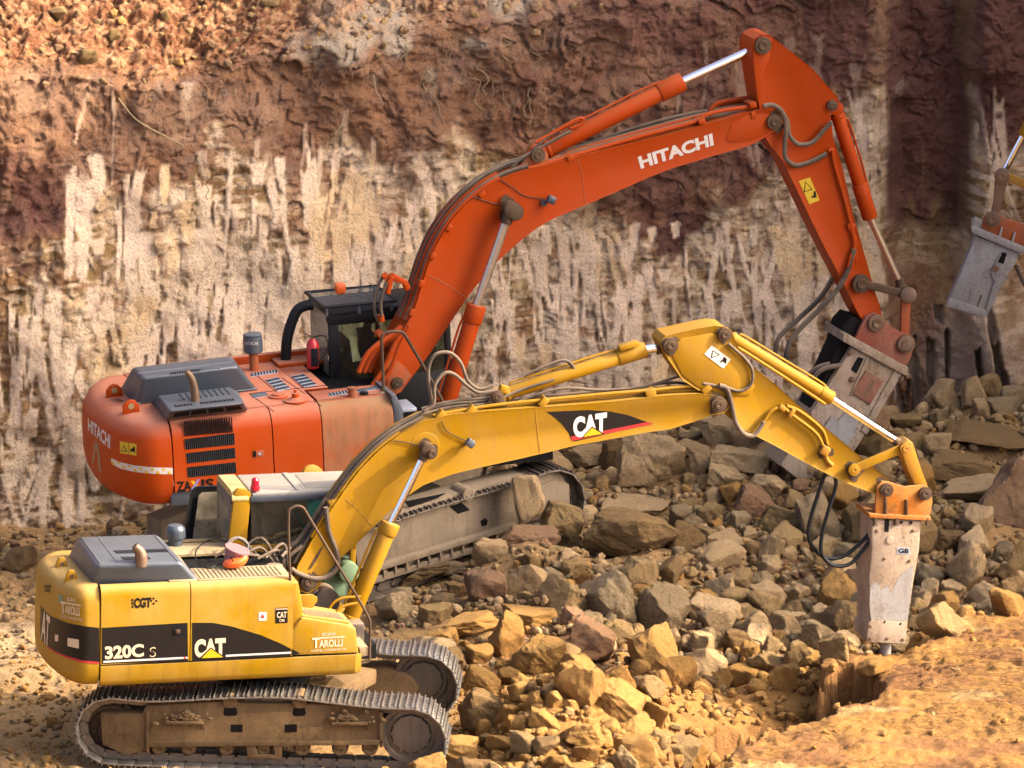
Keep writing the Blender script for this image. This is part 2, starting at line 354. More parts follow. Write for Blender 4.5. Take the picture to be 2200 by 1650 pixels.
# ------------------------------------------------------------------ shared excavator builders
def offs(L, d):
    """shift a pixel polyline sideways by d pixels (left of travel = up on screen when travelling right)"""
    out = []
    for i, (x, y) in enumerate(L):
        a = L[max(i-1, 0)]; b = L[min(i+1, len(L)-1)]; tx, ty = b[0]-a[0], b[1]-a[1]; n = math.hypot(tx, ty) or 1
        out.append((x+ty/n*d, y-tx/n*d))
    return out
def px_tube(mb, fr, L, y, r, n=5, seg=8):
    ys = y if isinstance(y, (list, tuple)) else [y]*len(L)
    return mb.tube([fr.p(a, b, yy) for (a, b), yy in zip(L, ys)], r, n, seg)
def track(root, xf, yc, w, xr, xf_, zr, zf, rr, rf, n, dips, shoe_mat='shoe', g=.026, side=-1, z_top=None):
    """crawler track: closed run round sprocket (rear) and idler (front); dips = (x, z) of the upper run"""
    P = []
    for k in range(13): a = math.pi/2+math.pi*k/12; P.append((xr+rr*math.cos(a), zr+rr*math.sin(a)))
    P.append(((xr+xf_)/2, (zr-rr+zf-rf)/2))
    for k in range(13): a = -math.pi/2+math.pi*k/12; P.append((xf_+rf*math.cos(a), zf+rf*math.sin(a)))
    up = catmull([Vector((xf_, 0, zf+rf))]+[Vector((x, 0, z)) for x, z in dips]+[Vector((xr, 0, zr+rr))], 8)
    P += [(v.x, v.z) for v in up[1:-1]]
    P.append(P[0]); seg = [math.dist(a, b) for a, b in zip(P, P[1:])]; Ltot = sum(seg)
    def at(s):
        s %= Ltot
        for (a, b, l) in zip(P, P[1:], seg):
            if s <= l: t = s/l; return (a[0]+(b[0]-a[0])*t, a[1]+(b[1]-a[1])*t)
            s -= l
        return P[0]
    pitch = Ltot/n; chain = MB(); mats = []
    for k in range(n):
        a, b = at(k*pitch), at((k+1)*pitch-.002); c = ((a[0]+b[0])/2, (a[1]+b[1])/2)
        tx, tz = b[0]-a[0], b[1]-a[1]; l = math.hypot(tx, tz); tx /= l; tz /= l
        # travel direction is rear->bottom->front, so outward is to its right-hand side
        ox, oz = tz, -tx
        Mx = Matrix(((tx, 0, ox, c[0]), (0, 1, 0, yc), (tz, 0, oz, c[1]), (0, 0, 0, 1)))
        mats.append(Mx)
        for s in (-.09, .09): chain.box((0, s, -.075), (pitch*.86, .035, .10), mat4=Mx)
        chain.cyl(Mx @ Vector((pitch*.5, -.13, -.075)), Mx @ Vector((pitch*.5, .13, -.075)), .034, 8)
    tr = chain.build('track', 'tracksteel', root, xf)
    sh = MB(); sh.box((0, 0, -.012), (pitch*.97, w, .022), bev=.003)
    for q in (-.40, -.02, .36): sh.box((pitch*q, 0, g/2), (.016, w*.985, g), bev=.003)
    for sx in (-.2, .17):
        for sy in (-.28, -.12, .12, .28): sh.cyl((pitch*sx, sy*w, 0), (pitch*sx, sy*w, .008), .014, 6)
    shoe = None
    for k, Mx in enumerate(mats):
        if shoe is None: shoe = sh.build('track_shoe', shoe_mat, tr); o = shoe
        else: o = shoe.copy(); COL.objects.link(o); o.parent = tr
        j = Matrix.Rotation(random.uniform(-.025, .025), 4, 'Y'); o.matrix_local = xf @ Mx @ j
    return tr
def disc_wheel(name, c, r, w, mat, parent, xf, hub=.45, teeth=0):
    m = MB(); y = Vector((0, 1, 0)); c = Vector(c)
    m.sweep_axis(c-y*w/2, y, [(0, r*.2), (-.01, r*hub*.8), (0, r*hub), (.03, r*hub*1.1), (.035, r*.8), (.0, r*.86), (.0, r), (w, r), (w, r*.8)], 28)
    for k in range(teeth):
        a = 2*math.pi*k/teeth; m.box(c+Vector((math.cos(a)*r*1.02, 0, math.sin(a)*r*1.02)), (.10, w*.5, .09), ry=-a, bev=.012)
    for k in range(12):
        a = 2*math.pi*k/12; q = c+Vector((math.cos(a)*r*.62, -w/2+.01, math.sin(a)*r*.62)); m.cyl(q, q-y*.02, .02, 6)
    return m.build(name, mat, parent, xf)
def cylinder(root, name, fr, p0, p1, rb, p2, rr, y, mat, rod='chrome', cap=.14, lug=None, capmat=None):
    """hydraulic ram: barrel p0->p1, polished rod p1->p2 (pixel ends on plane local y)"""
    a, b, c = fr.p(*p0, y), fr.p(*p1, y), fr.p(*p2, y); t = (b-a).normalized(); m = MB()
    m.cyl(a+t*rb*.9, b, rb, 24, bev=.012); m.cyl(b-t*cap, b+t*.03, rb*1.16, 24, bev=.012)
    m.cyl(a+t*rb*1.1, a+t*(rb*1.1+.05), rb*1.1, 24, bev=.01)
    m.cyl(a-Vector((0, rb*.95, 0)), a+Vector((0, rb*.95, 0)), rb*1.05, 20, bev=.01)
    L = (b-a).length; up = Vector((0, 1, 0)).cross(t); up = up if up.z > 0 else -up
    o = m.build(name, mat, root)
    pm = MB(); pm.tube([a+t*rb*2.2+up*rb*1.0, a+t*rb*3+up*rb*1.35, a+t*L*.5+up*rb*1.35, b-t*cap*1.6+up*rb*1.35, b-t*cap*.6+up*rb*1.1], .016, 4); pm.build('feed_pipe', mat, o)
    r = MB(); r.cyl(b, c-t*rr*.8, rr, 24); r.build('rod', rod, o)
    e = MB(); e.cyl(c-Vector((0, rb*.8, 0)), c+Vector((0, rb*.8, 0)), rr*1.75, 20, bev=.008); e.cyl(c-t*rr*3.4, c-t*rr*.8, rr*1.25, 16); e.build('rod_eye', capmat or 'grease', o)
    return o
def pinboss(mb, p, r, l, y0, sgn=-1):
    p = Vector(p); a = Vector((0, sgn, 0)); mb.sweep_axis(p, a, [(-.02, r), (l*.7, r), (l*.7+.004, r*.72), (l*.7+.004, r*.6), (l, r*.55), (l, r*.2), (l-.008, .01)], 24)
def section_panel(root, name, x0, x1, prof, mat, w, side=-1, t=.05, bev=.012, ends=None):
    """body side panel: vertical section prof [(z, inset)] extruded from x0 to x1 at lateral half width w"""
    out = [(side*(w-i), z) for z, i in prof]; inn = [(side*(w-i-t), z) for z, i in prof[::-1]]
    S = out+inn; m = MB(); m.hexa([(x0, y, z) for y, z in S], [(x1, y, z) for y, z in S])
    o = m.build(name, mat, root, ang=50); return o
def rounded_tail(root, name, xs, w, tail, prof, mat, n=2.9, seg=36, wf=None):
    wf = wf or w
    """counterweight: plan super-ellipse from the seam xs back to -tail, lofted through prof [(z, inset)]"""
    rows = []; L = tail+xs
    for z, i in prof:
        row = [(xs, -(w-i), z)]
        for k in range(seg+1):
            a = -math.pi/2+math.pi*k/seg; c, s = math.cos(a), math.sin(a)
            yy = (w-i)*math.copysign(abs(s)**(2/n), s); yy = yy if yy < 0 else yy*(wf-i)/(w-i); row.append((xs-.12-(L-.12-i)*abs(c)**(2/n), yy, z))
        row.append((xs, (wf-i), z)); rows.append(row)
    m = MB(); V = m.grid(rows); m.bm.faces.new(V[-1]); m.bm.faces.new(V[0][::-1])
    m.bm.faces.new([r[0] for r in V]+[r[-1] for r in V[::-1]])
    return m.build(name, mat, root, ang=40)
def louvres(mb, fr, quad, rows, cols, gap, z, th=.006, slant=False):
    """raised or dark slots inside the quad of local points (TL, TR, BR, BL)"""
    TL, TR, BR, BL = [Vector(q) for q in quad]
    for i in range(rows):
        for j in range(cols):
            a0, a1 = (j+gap)/cols, (j+1-gap)/cols; b0, b1 = (i+gap)/rows, (i+1-gap)/rows
            f = lambda a, b: (TL*(1-a)+TR*a)*(1-b)+(BL*(1-a)+BR*a)*b
            P = [f(a0, b0), f(a1, b0), f(a1, b1), f(a0, b1)]; n = (P[1]-P[0]).cross(P[3]-P[0]).normalized()
            if n.dot(z) < 0: n = -n
            mb.hexa([p-n*.01 for p in P], [p+n*th for p in P])
def handrail(root, pts, r=.018, mat='grease'): return MB().tube(pts, r, 4, 8).build('handrail', mat, root)
def stain(fr, c, r, y, par, seed=0, off=.004, mat='grease'):
    rs_ = random.Random(seed); ph = rs_.random()*6; L = [(c[0]+math.cos(t)*r*q, c[1]+math.sin(t)*r*q*1.1) for t, q in ((6.2832*k/28, 1+.22*math.sin(3*6.28*k/28+ph)+rs_.uniform(-.14, .14)) for k in range(28))]
    mark(fr, L, y, mat, par, 'grease_stain', off=off)
Z = Vector((0, 0, 1)); YV = Vector((0, 1, 0))

# ------------------------------------------------------------------ YELLOW EXCAVATOR
YB = Fr((0, 0, 0), 14.6, -1.6); YU = Fr((.02, 0, -.03), -3, -1.2)
ye = empty('excavator', None, YB.M); tag(ye, 'yellow excavator in the foreground with black side stripe, rock breaker resting on the sunlit bench', 'excavator')
F = YB; ux = YB.M.inverted() @ YU.M; W = 1.3
zt = F.p(400, 1254, -W).z; zb = F.p(500, 1460, -W).z; zk = F.p(500, 1417, -W).z
xs = F.p(216, 1350, -W).x; x2 = F.p(409, 1350, -W).x; x3 = F.p(630, 1340, -W).x; x4 = F.p(773, 1405, -W).x
tail = 2.86
profU = [(zk+.01, 0), (zt-.13, 0), (zt-.07, .012), (zt-.03, .035), (zt, .08)]
prof = [(zb-.02, .25), (zb+.0, .10), (zb+.05, .045), (zb+.13, .01), (zk, 0), (zk+.4, 0), (zt-.18, .01), (zt-.08, .05), (zt-.02, .12), (zt, .22)]
cw = rounded_tail(ye, 'counterweight', xs-.012, W, 2.82, prof, 'yellow_body', 2.1, wf=.60)
core = MB(); core.box(((xs+x3)/2-.03, -.2, (zb+zt)/2-.02), (x3-xs-.08, 2*W-.16-.4, zt-zb-.12)); core.box((.75, 0, zb+.12), (1.0, 1.6, .18))
core.cyl((0, 0, .80), (0, 0, zb+.1), .62, 40); core.build('chassis', 'dark', ye)
d1 = section_panel(ye, 'side_door', xs+.006, x2-.006, profU, 'yellow_body', W)
d2 = section_panel(ye, 'side_door', x2+.006, x3, profU, 'yellow_body', W)
section_panel(ye, 'side_door', xs+.006, -.2, profU, 'yellow_body', .70, side=1)
profS = [(zb-.03, .10), (zb+.0, .04), (zb+.06, .008), (zk-.012, 0)]
sk = section_panel(ye, 'side_skirt', xs+.006, x4-.05, profS, 'yellow_body', W+.005)
MB().hexa([(x4-.05, -W-.004+i, z) for z, i in profS]+[(x4-.05, -.9, profS[-1][0]), (x4-.05, -.9, profS[0][0])], [(x4+(0 if k in (0,) else .03), -W+.03+i, z) for k, (z, i) in enumerate(profS)]+[(x4+.03, -.9, profS[-1][0]), (x4+.03, -.9, profS[0][0])]).build('skirt_end', 'yellow_body', sk)
# deck plates
zd = zt+.004
dk = MB()
for x0, x1, y0, y1 in ((xs+.85, x2+.1, -W+.09, -.12), (x2+.11, x3-.02, -W+.09, -W+.62), (xs+.85, x2+.0, -.11, .25)):
    dk.box(((x0+x1)/2, (y0+y1)/2, zd), (x1-x0, y1-y0, .02), bev=.004)
    k = x0+.05
    while k < x1-.06:
        if y1-y0 > .3: dk.box((k, (y0+y1)/2, zd+.012), (.022, (y1-y0)*.82, .012))
        k += .055
dk.box(((xs+x3)/2+.1, .40, zt-.03), (x3-xs-.6, .70, .03))
deck = dk.build('deck_plate', 'tread', ye)
# lower right fender + tool box
tb = MB(); pts = [(626, 1396), (626, 1357), (648, 1327), (652, 1327), (745, 1342), (765, 1352), (771, 1404), (626, 1409)]
P = F.pts(pts, -W); tb.prism(P, .72, .03); tbo = tb.build('tool_box', 'yellow_body', ye)
P = [F.p(650, 1328, -W+.03), F.p(751, 1341, -W+.03)]; tl = MB()
a, b = P[0], P[1]; tl.hexa([a+Z*.003, b+Z*.003, b+YV*.42+Z*.003, a+YV*.42+Z*.003], [a+Z*.03, b+Z*.03, b+YV*.42+Z*.03, a+YV*.42+Z*.03], .008)
k = .1
tlid = tl.build('lid', 'yellow_body', tbo); tt = MB()
for k in range(13):
    t = .12+.76*k/12; q = a+(b-a)*t; tt.box(q+YV*.21+Z*.034, (.022, .28, .008), ry=.1)
tt.build('grip_strip', 'tread', tlid)
fe = MB(); fe.prism(F.pts([(627, 1252), (641, 1252), (650, 1300), (651, 1353), (627, 1354)], -W+.04), .5, .02); fe.build('front_fender', 'yellow_body', ye)
br = MB(); br.prism(F.pts([(641, 1279), (672, 1278), (682, 1284), (682, 1292), (664, 1318), (655, 1327), (645, 1320)], -.75), .05, .008); br.build('front_bracket', 'yellow', ye)
# engine hood
zh = F.p(300, 1209, -.95).z; hb = [F.pz(x, y, zt) for x, y in ((199, 1255), (428, 1247), (349, 1165), (152, 1196))]
zh = zt+.26
hb = [(-2.42, -1.12, zt-.02), (-1.0, -1.16, zt-.02), (-1.0, .62, zt-.02), (-2.30, .70, zt-.02)]
h1 = [F.pz(x, y, zh) for x, y in ((206, 1213), (392, 1207), (337, 1146), (163, 1152))]
hb = [F.pz(199, 1256, zt-.02), F.pz(431, 1249, zt-.02), Vector((h1[2].x+.22, h1[2].y+.16, zt-.02)), Vector((h1[3].x-.08, h1[3].y+.12, zt-.02))]
hd = MB().hexa(hb, h1, .07, 4).build('engine_hood', 'hood', ye, ang=50)
def q2(Q, a, b): return (Q[0]*(1-a)+Q[1]*a)*(1-b)+(Q[3]*(1-a)+Q[2]*a)*b
rb = MB()
for a in (.06, .26, .95):
    A, B = q2(h1, a, .04), q2(h1, a, .96); rb.sweep([A-Z*.008, B-Z*.008], .016, 6)
A, B = q2(h1, .28, .5), q2(h1, .96, .5); 
rb.build('hood_rib', 'hood', hd)
vt = MB(); louvres(vt, F, [q2(h1, .30, .50), q2(h1, .92, .50), q2(h1, .96, .30), q2(h1, .33, .30)], 1, 22, .22, Z, .004)
louvres(vt, F, [q2(h1, .33, .27), q2(h1, .66, .27), q2(h1, .68, .08), q2(h1, .36, .08)], 1, 10, .22, Z, .004); vt.build('vent', 'dark', hd)
rl = MB(); e0 = q2(h1, .45, 1); rl.tube([e0+Vector((-.05, -.02, 0)), e0+Vector((-.05, -.02, .05)), e0+Vector((.05, -.02, .05)), e0+Vector((.05, -.02, 0))], .007, 3, 6); rl.build('hood_handle', 'black', hd)
ex = F.pz(303, 1207, zh); e = MB(); e.sweep(catmull([ex-Z*.05, ex+Z*.06, ex+Z*.13+Vector((-.02, 0, 0)), ex+Z*.20+Vector((-.08, 0, 0))], 5), [.075, .075, .075, .075, .075, .075, .075, .072, .07, .068, .066, .064, .06, .055, .05, .045][:16], 16); 
e.build('exhaust_pipe', 'pin', ye)
# lifting eyes
le = MB()
for q in ((133, 1214), (154, 1241)):
    c = F.pz(q[0], q[1], zt+.02); le2 = MB(); le2.prism([c+Vector((x, 0, z)) for x, z in ((-.09, -.06), (-.06, .04), (-.03, .09), (.03, .09), (.06, .04), (.09, -.06))], .05, .01)
    le2.build('lifting_eye', 'yellow', cw); le.cyl(c+Vector((0, -.003, .03)), c+Vector((0, .052, .03)), .025, 16)
le.bm.free()
for q in ((133, 1212), (154, 1238)):
    c = F.pz(q[0], q[1], zt+.05); MB().cyl(c+Vector((0, -.006, 0)), c+Vector((0, .0, 0)), .026, 16).build('eye_hole', 'grease', cw)
# air pre-cleaner
pc = F.pz(377, 1168, zt); MB().sweep_axis(pc, Z, [(-.05, .09), (.08, .09), (.085, .125), (.17, .125), (.20, .12), (.235, .09), (.25, .03)], 24).build('air_pre_cleaner', 'hood', ye)
# cab
cy0, cy1 = .28, 1.18; zr = F.p(620, 1064, cy0).z; zc0 = 1.35
pr = F.p(538, 1060, cy0).x; pl = F.p(504, 1060, cy0).x; fx = pl+1.55
cab = MB(); cab.box(((pl+fx)/2, (cy0+cy1)/2, zc0-.02), (fx-pl, cy1-cy0, .1), bev=.01)
P = F.pts([(488, 1190), (504, 1057), (512, 1050), (530, 1052), (540, 1060), (538, 1080), (528, 1192)], cy0-.005)
cab.prism(P, .06, .015)
for x in (fx-.04,):
    for y in (cy0+.03, cy1-.03): cab.box((x, y, (zc0+zr)/2), (.07, .06, zr-zc0), bev=.01)
cab.box((pl+.10, cy1-.03, (zc0+zr)/2), (.14, .06, zr-zc0), bev=.01)
cab.box(((pl+fx)/2, cy0+.02, zt-.05), (fx-pl, .04, .1), bev=.005)
cabo = cab.build('cab', 'yellow', ye)
# rear top cap wraps over the roof at the back
rc = MB(); A = [Vector((pl-.03, y, z)) for y, z in ((cy0-.015, zr-.06), (cy0-.015, zr+.01), (cy0+.06, zr+.072), (cy1-.05, zr+.072), (cy1+.02, zr+.02), (cy1+.02, zr-.06))]
rc.hexa(A, [p+Vector((.22, 0, 0)) for p in A], .03, 3); 
rco = rc.build('rear_roof_cap', 'roof_cream', cabo)
MB().hexa([(pl-.045, cy0+.06, zr-.16), (pl-.045, cy1-.06, zr-.16), (pl-.045, cy1-.06, zr-.02), (pl-.045, cy0+.06, zr-.02)], [(pl-.02, cy0+.06, zr-.16), (pl-.02, cy1-.06, zr-.16), (pl-.02, cy1-.06, zr-.02), (pl-.02, cy0+.06, zr-.02)]).build('grille_strip', 'hood', cabo)
rf = MB(); rf.box(((pr+fx)/2+.03, (cy0+cy1)/2, zr+.02), (fx-pr+.02, cy1-cy0+.02, .055), bev=.02); rf.box((pr+.62, (cy0+cy1)/2, zr+.05), (.07, .84, .025), bev=.01)
rf.box((pr+.98, (cy0+cy1)/2, zr+.047), (.5, .66, .016), bev=.008); rf.build('roof', 'roof_white', cabo)
MB().box(((pr+fx)/2, cy0-.004, zr-.035), (fx-pr, .03, .075), bev=.01).build('roof_edge', 'hood', cabo)
MB().box(((pr+fx)/2, cy0+.02, (zt+zr)/2-.03), (fx-pr-.04, .008, zr-zt-.05)).build('side_window', 'glass', cabo)
MB().box((pl-.02, (cy0+cy1)/2, (zt+zr)/2-.06), (.008, cy1-cy0-.12, zr-zt-.1)).build('rear_window', 'glass_grey', cabo)
MB().box((fx-.04, (cy0+cy1)/2, (zt+zr)/2-.1), (.008, cy1-cy0-.12, zr-zt+.1)).build('windscreen', 'glass', cabo)
rfm = MB()
for y in (cy0+.05, cy1-.05): rfm.box((pl-.02, y, (zt+zr)/2-.06), (.03, .02, zr-zt-.06))
rfm.build('window_trim', 'tread', cabo)
st = MB(); st.box((pl+.62, .82, zc0+.42), (.5, .5, .14), bev=.04); st.box((pl+.40, .82, zc0+.85), (.14, .5, .85), ry=-.12, bev=.05); st.box((pl+.40, .82, zc0+1.38), (.1, .3, .2), bev=.04); st.box((pl+1.0, .50, zc0+.62), (.35, .1, .12), bev=.03)
st.build('seat', 'cloth', cabo)
li = MB(); li.prism([Vector((pl+x, cy1-.12, zc0+z)) for x, z in ((.70, .2), (1.15, 1.0), (1.02, 1.66), (1.5, 1.66), (1.5, .1), (.3, .1), (.3, .7))], .02, 0); li.build('lining', 'teal', cabo)
MB().tube([Vector((pl+.70, .6, zr-.06)), Vector((pl+.95, .6, zr-.5)), Vector((pl+1.2, .62, zr-.9))], .02).build('wiper_arm', 'teal', cabo)
# door latched open against the far side, behind the cab
dm = MB(); D = [F.p(a, b, cy1+.30) for a, b in ((391, 1176), (411, 1056), (424, 1046), (486, 1044), (486, 1176))]; 
dm.prism(D, .05, .012, .07, .02); do = dm.build('cab_door', 'black', cabo)
MB().prism([F.p(a, b, cy1+.285) for a, b in ((412, 1168), (427, 1064), (434, 1058), (478, 1056), (472, 1168))], .006, 0).build('door_window', 'glass_grey', do)
bc = F.pz(548, 1053, zr+.07); MB().sweep_axis(bc, Z, [(0, .058), (.05, .058), (.055, .047), (.13, .047), (.155, .03), (.16, .01)], 20).build('beacon', 'beacon_red', cabo)
mi = MB(); c = F.p(672, 1026, cy1+.1); mi.sweep_axis(c, Vector((.3, -1, .3)), [(0, .16), (.03, .15), (.05, .08)], 20); mi.build('mirror', 'yellow', cabo)
# boom
bw = .235
BO = [(631, 1246), (640, 1215), (673, 1157), (708, 1101), (740, 1054), (774, 1009), (816, 966), (861, 932), (913, 905), (973, 890), (1049, 883), (1161, 875), (1260, 868), (1345, 860), (1430, 850), (1500, 846), (1540, 850), (1562, 860), (1568, 875), (1556, 888), (1530, 892), (1491, 906), (1440, 922), (1382, 930), (1320, 942), (1236, 957), (1180, 971), (1124, 984), (1070, 996), (1011, 1009), (972, 1019), (936, 1032), (909, 1043), (885, 1059), (860, 1078), (838, 1099), (812, 1124), (785, 1150), (756, 1177), (725, 1206), (700, 1236), (684, 1262), (662, 1276), (642, 1270)]
bo = MB().prism(F.pts(BO, -bw), 2*bw, 0, .022, .010).build('boom', 'yellow', ye)
pb = MB(); pinboss(pb, F.p(1543, 868, -bw-.01), .10, .07, 0); pinboss(pb, F.p(917, 964, -bw), .085, .30, 0)
for q in ((1543, 868),): pass
c = F.p(663, 1250, -bw); pinboss(pb, c, .1, .05, 0); pb.build('pivot_pin', 'grease', bo)
MB().sweep_axis(F.p(913, 961, -bw+.01), -YV, [(0, .19), (.004, .185), (.006, .12)], 32).build('boss_plate', 'yellow', bo)
lp = MB(); c = F.p(1010, 952, -bw-.09); lp.box(c, (.11, .1, .10), ry=.6, bev=.02); lp.cyl(c, c+Vector((-.03, .09, -.03)), .025, 10); lp.build('work_light', 'hood', bo)
wire = MB(); px_tube(wire, F, [(845, 947), (870, 950), (905, 958)], -bw-.006, .006, 3, 5); px_tube(wire, F, [(948, 905), (958, 925), (980, 938), (1003, 948)], -bw-.006, .006, 3, 5); wire.build('wire', 'black', bo)
mark(F, [(1174, 885), (1262, 881), (1310, 884), (1350, 892), (1380, 903), (1404, 911), (1330, 926), (1236, 948), (1229, 947), (1222, 930), (1208, 912), (1192, 897)], -bw+.010, 'decal_black', bo, 'side_decal')
mark(F, [(1226, 938), (1310, 923), (1390, 907), (1403, 911), (1330, 926), (1236, 946), (1229, 947)], -bw+.010, 'decal_red', bo, 'decal_stripe', off=.005)
lettering(F, 'CAT', [(1230, 897), (1304, 885), (1303, 931), (1233, 942)], -bw+.010, 'white', bo, .06, off=.008)
mark(F, [(1272, 916), (1299, 932), (1249, 941)], -bw+.010, 'decal_black', bo, 'decal', off=.010)
mark(F, [(1272, 919), (1294, 932), (1253, 939)], -bw+.010, 'tri_yellow', bo, 'decal', off=.012)
stain(F, (1545, 870), 22, -bw+.010, bo, 3); stain(F, (918, 966), 20, -bw+.010, bo, 4, .05); stain(F, (664, 1250), 20, -bw+.010, bo, 5)
mark(F, [(690, 1176), (697, 1170), (680, 1204), (668, 1222), (662, 1224), (676, 1198)], -bw+.010, 'grease', bo, 'grease_stain', off=.005)
wl = MB()
for L in ([(742, 1072), (770, 1096), (800, 1130)], [(1150, 876), (1154, 920), (1160, 975)]): px_tube(wl, F, L, -bw+.008, .003, 3, 4)
wl.build('weld_seam', 'yellow_worn', bo)
# stick
sw = .20
ST = [(1418, 734), (1430, 722), (1460, 715), (1500, 706), (1535, 700), (1556, 702), (1572, 714), (1586, 745), (1602, 776), (1632, 800), (1664, 824), (1711, 867), (1773, 918), (1845, 978), (1889, 1014), (1916, 1036), (1920, 1052), (1908, 1068), (1880, 1062), (1809, 1034), (1736, 997), (1664, 957), (1627, 938), (1596, 922), (1572, 902), (1556, 880), (1536, 858), (1500, 838), (1467, 817), (1446, 786), (1430, 762)]
sto = MB().prism(F.pts(ST, -sw), 2*sw, 0, .02, .010).build('stick', 'yellow', ye)
dbl = MB(); dbl.prism(F.pts([(1440, 755), (1462, 728), (1530, 716), (1566, 740), (1600, 790), (1622, 830), (1610, 850), (1560, 850), (1500, 832), (1466, 806)], -sw-.004), .03, .006); dbl.build('side_plate', 'yellow', sto)
pb = MB()
for q, r in (((1440, 741), .095), ((1556, 718), .085), ((1835, 1009), .10), ((1902, 1052), .09)): pinboss(pb, F.p(*q, -sw-.005), r, .06, 0)
pb.build('pivot_pin', 'grease', sto)
for k_, (q_, r_) in enumerate((((1440, 742), 17), ((1556, 720), 15), ((1836, 1010), 19), ((1900, 1050), 20), ((1772, 968), 16))): stain(F, q_, r_, -sw+(.010 if k_ > 1 else -.004), sto, k_+10)
mark(F, [(1529, 742), (1570, 772), (1554, 792), (1513, 761)], -sw-.006, 'white', sto, 'warning_sticker')
for Pp in ([(1531, 750), (1537, 755), (1530, 768), (1524, 763)],): pass
mark(F, [(1531, 752), (1547, 762), (1527, 770)], -sw-.006, 'decal_black', sto, 'warning_symbol', off=.006); mark(F, [(1532, 755), (1543, 762), (1530, 767)], -sw-.006, 'white', sto, 'warning_symbol', off=.008)
mark(F, [(1555, 766), (1562, 771), (1560, 782), (1552, 776), (1549, 780), (1547, 776), (1553, 772)], -sw-.006, 'decal_black', sto, 'warning_symbol', off=.006)
cylinder(ye, 'stick_cylinder', F, (1069, 851), (1382, 752), .088, (1440, 741), .056, 0, 'yellow', cap=.34, capmat='grease')
cylinder(ye, 'bucket_cylinder', F, (1558, 718), (1783, 854), .078, (1942, 958), .048, 0, 'yellow', cap=.16)
px_tube(m := MB(), F, [(1575, 742), (1602, 757), (1700, 820), (1772, 868)], -.10, .02); m.build('steel_pipe', 'yellow', ye)
for sy in (-.40, .40): cylinder(ye, 'boom_cylinder', F, (744, 1348), (838, 1128), .105, (917, 964), .047, sy, 'yellow', cap=.12, capmat='grease')
# linkage
lk = MB()
for sy in (-.27, .22):
    lk.prism(F.pts(offs([(1835, 1009), (1944, 962)], 9)+offs([(1835, 1009), (1944, 962)], -9)[::-1], sy), .05, .012)
    for q in ((1835, 1009), (1944, 962)): pinboss(lk, F.p(*q, sy), .075, .03, 0)
lk.build('tipping_link', 'yellow', ye)
l2 = MB(); l2.prism(F.pts([(1932, 955), (1950, 945), (1962, 952), (1980, 1010), (1998, 1056), (1976, 1068), (1950, 1010)], -.13), .26, .02); pinboss(l2, F.p(1944, 962, -.27), .075, .06, 0); l2.build('pusher_link', 'yellow_worn', ye)
# breaker
bk = MB(); hw = .25
bk.prism(F.pts([(1872, 1114), (1980, 1118), (1976, 1180), (1962, 1260), (1952, 1330), (1946, 1384), (1930, 1386), (1864, 1380), (1862, 1350), (1868, 1332), (1866, 1240), (1872, 1180)], -hw), 2*hw, .03)
bk.prism(F.pts([(1866, 1338), (1873, 1332), (1950, 1336), (1945, 1384), (1862, 1379)], -hw-.015), .03, .008)
bk.box(F.p(1856, 1345, .1), (.16, .3, .2), bev=.02)
bko = bk.build('rock_breaker', 'breaker_grey', ye)
mark(F, [(1870, 1262), (1882, 1250), (1893, 1268), (1906, 1256), (1916, 1272), (1930, 1240), (1944, 1226), (1962, 1214), (1958, 1262), (1952, 1320), (1949, 1334), (1872, 1331), (1868, 1300)], -hw, 'breaker_pale', bko, 'scraped_patch', off=.003)
for q in ((1870, 1345), (1906, 1372), (1940, 1374), (1870, 1372), (1962, 1140), (1884, 1140), (1900, 1200), (1954, 1205)): m = MB(); m.sweep_axis(F.p(*q, -hw-.014 if q[1] > 1340 else -hw), -YV, [(0, .022), (.012, .022), (.016, .012)], 6); m.build('bolt', 'pin', bko)
bb = MB(); 
for sy in (-hw-.0, hw-.06): bb.prism(F.pts([(1880, 1106), (1884, 1045), (1895, 1034), (1910, 1036), (1945, 1046), (1985, 1042), (2000, 1052), (2004, 1080), (1998, 1110)], sy), .06, .014)
bb.prism(F.pts([(1868, 1104), (2000, 1110), (2000, 1119), (1868, 1113)], -hw-.04), 2*hw+.08, .008)
bb.box(F.p(1940, 1085, 0), (.5, .3, .2)); bbo = bb.build('mounting_bracket', 'breaker_orange', bko)
rbb = MB()
for q in ((1903, 1080), (1948, 1084)): rbb.prism(F.pts([(q[0]-2, q[1]-10), (q[0]+2, q[1]-10), (q[0]+3, q[1]+26), (q[0]-3, q[1]+26)], -hw-.025), .03, .004)
for q in ((1904, 1052), (1987, 1060)): pinboss(rbb, F.p(*q, -hw-.01), .085, .05, 0)
for x in (1880, 1925, 1992): rbb.cyl(F.p(x, 1112, -hw-.02), F.p(x, 1128, -hw-.02), .025, 6)
rbb.build('bracket_pin', 'grease', bko)
sl2 = MB(); sl2.prism(F.pts([(1901, 1116), (1911, 1116), (1909, 1143), (1900, 1142)], -hw-.004), .01, 0)
for q in ((1880, 1117), (1937, 1122), (1958, 1123), (1900, 1336), (1934, 1340)): sl2.cyl(F.p(*q, -hw-.018), F.p(*q, -hw+.01), .018, 10)
sl2.build('housing_slot', 'dark', bko)
MB().sweep_axis(F.p(1912, 1160, -hw-.002), -YV, [(0, .055), (.012, .05), (.014, .03)], 20).build('bolt_cap', 'breaker_grey', bko)
mark(F, [(1928, 1176), (1956, 1177), (1955, 1191), (1927, 1190)], -hw, 'grip', bko, 'badge', off=.004)
lettering(F, 'GB', [(1931, 1178), (1953, 1179), (1952, 1189), (1930, 1188)], -hw, 'decal_black', bko, .03, off=.008)
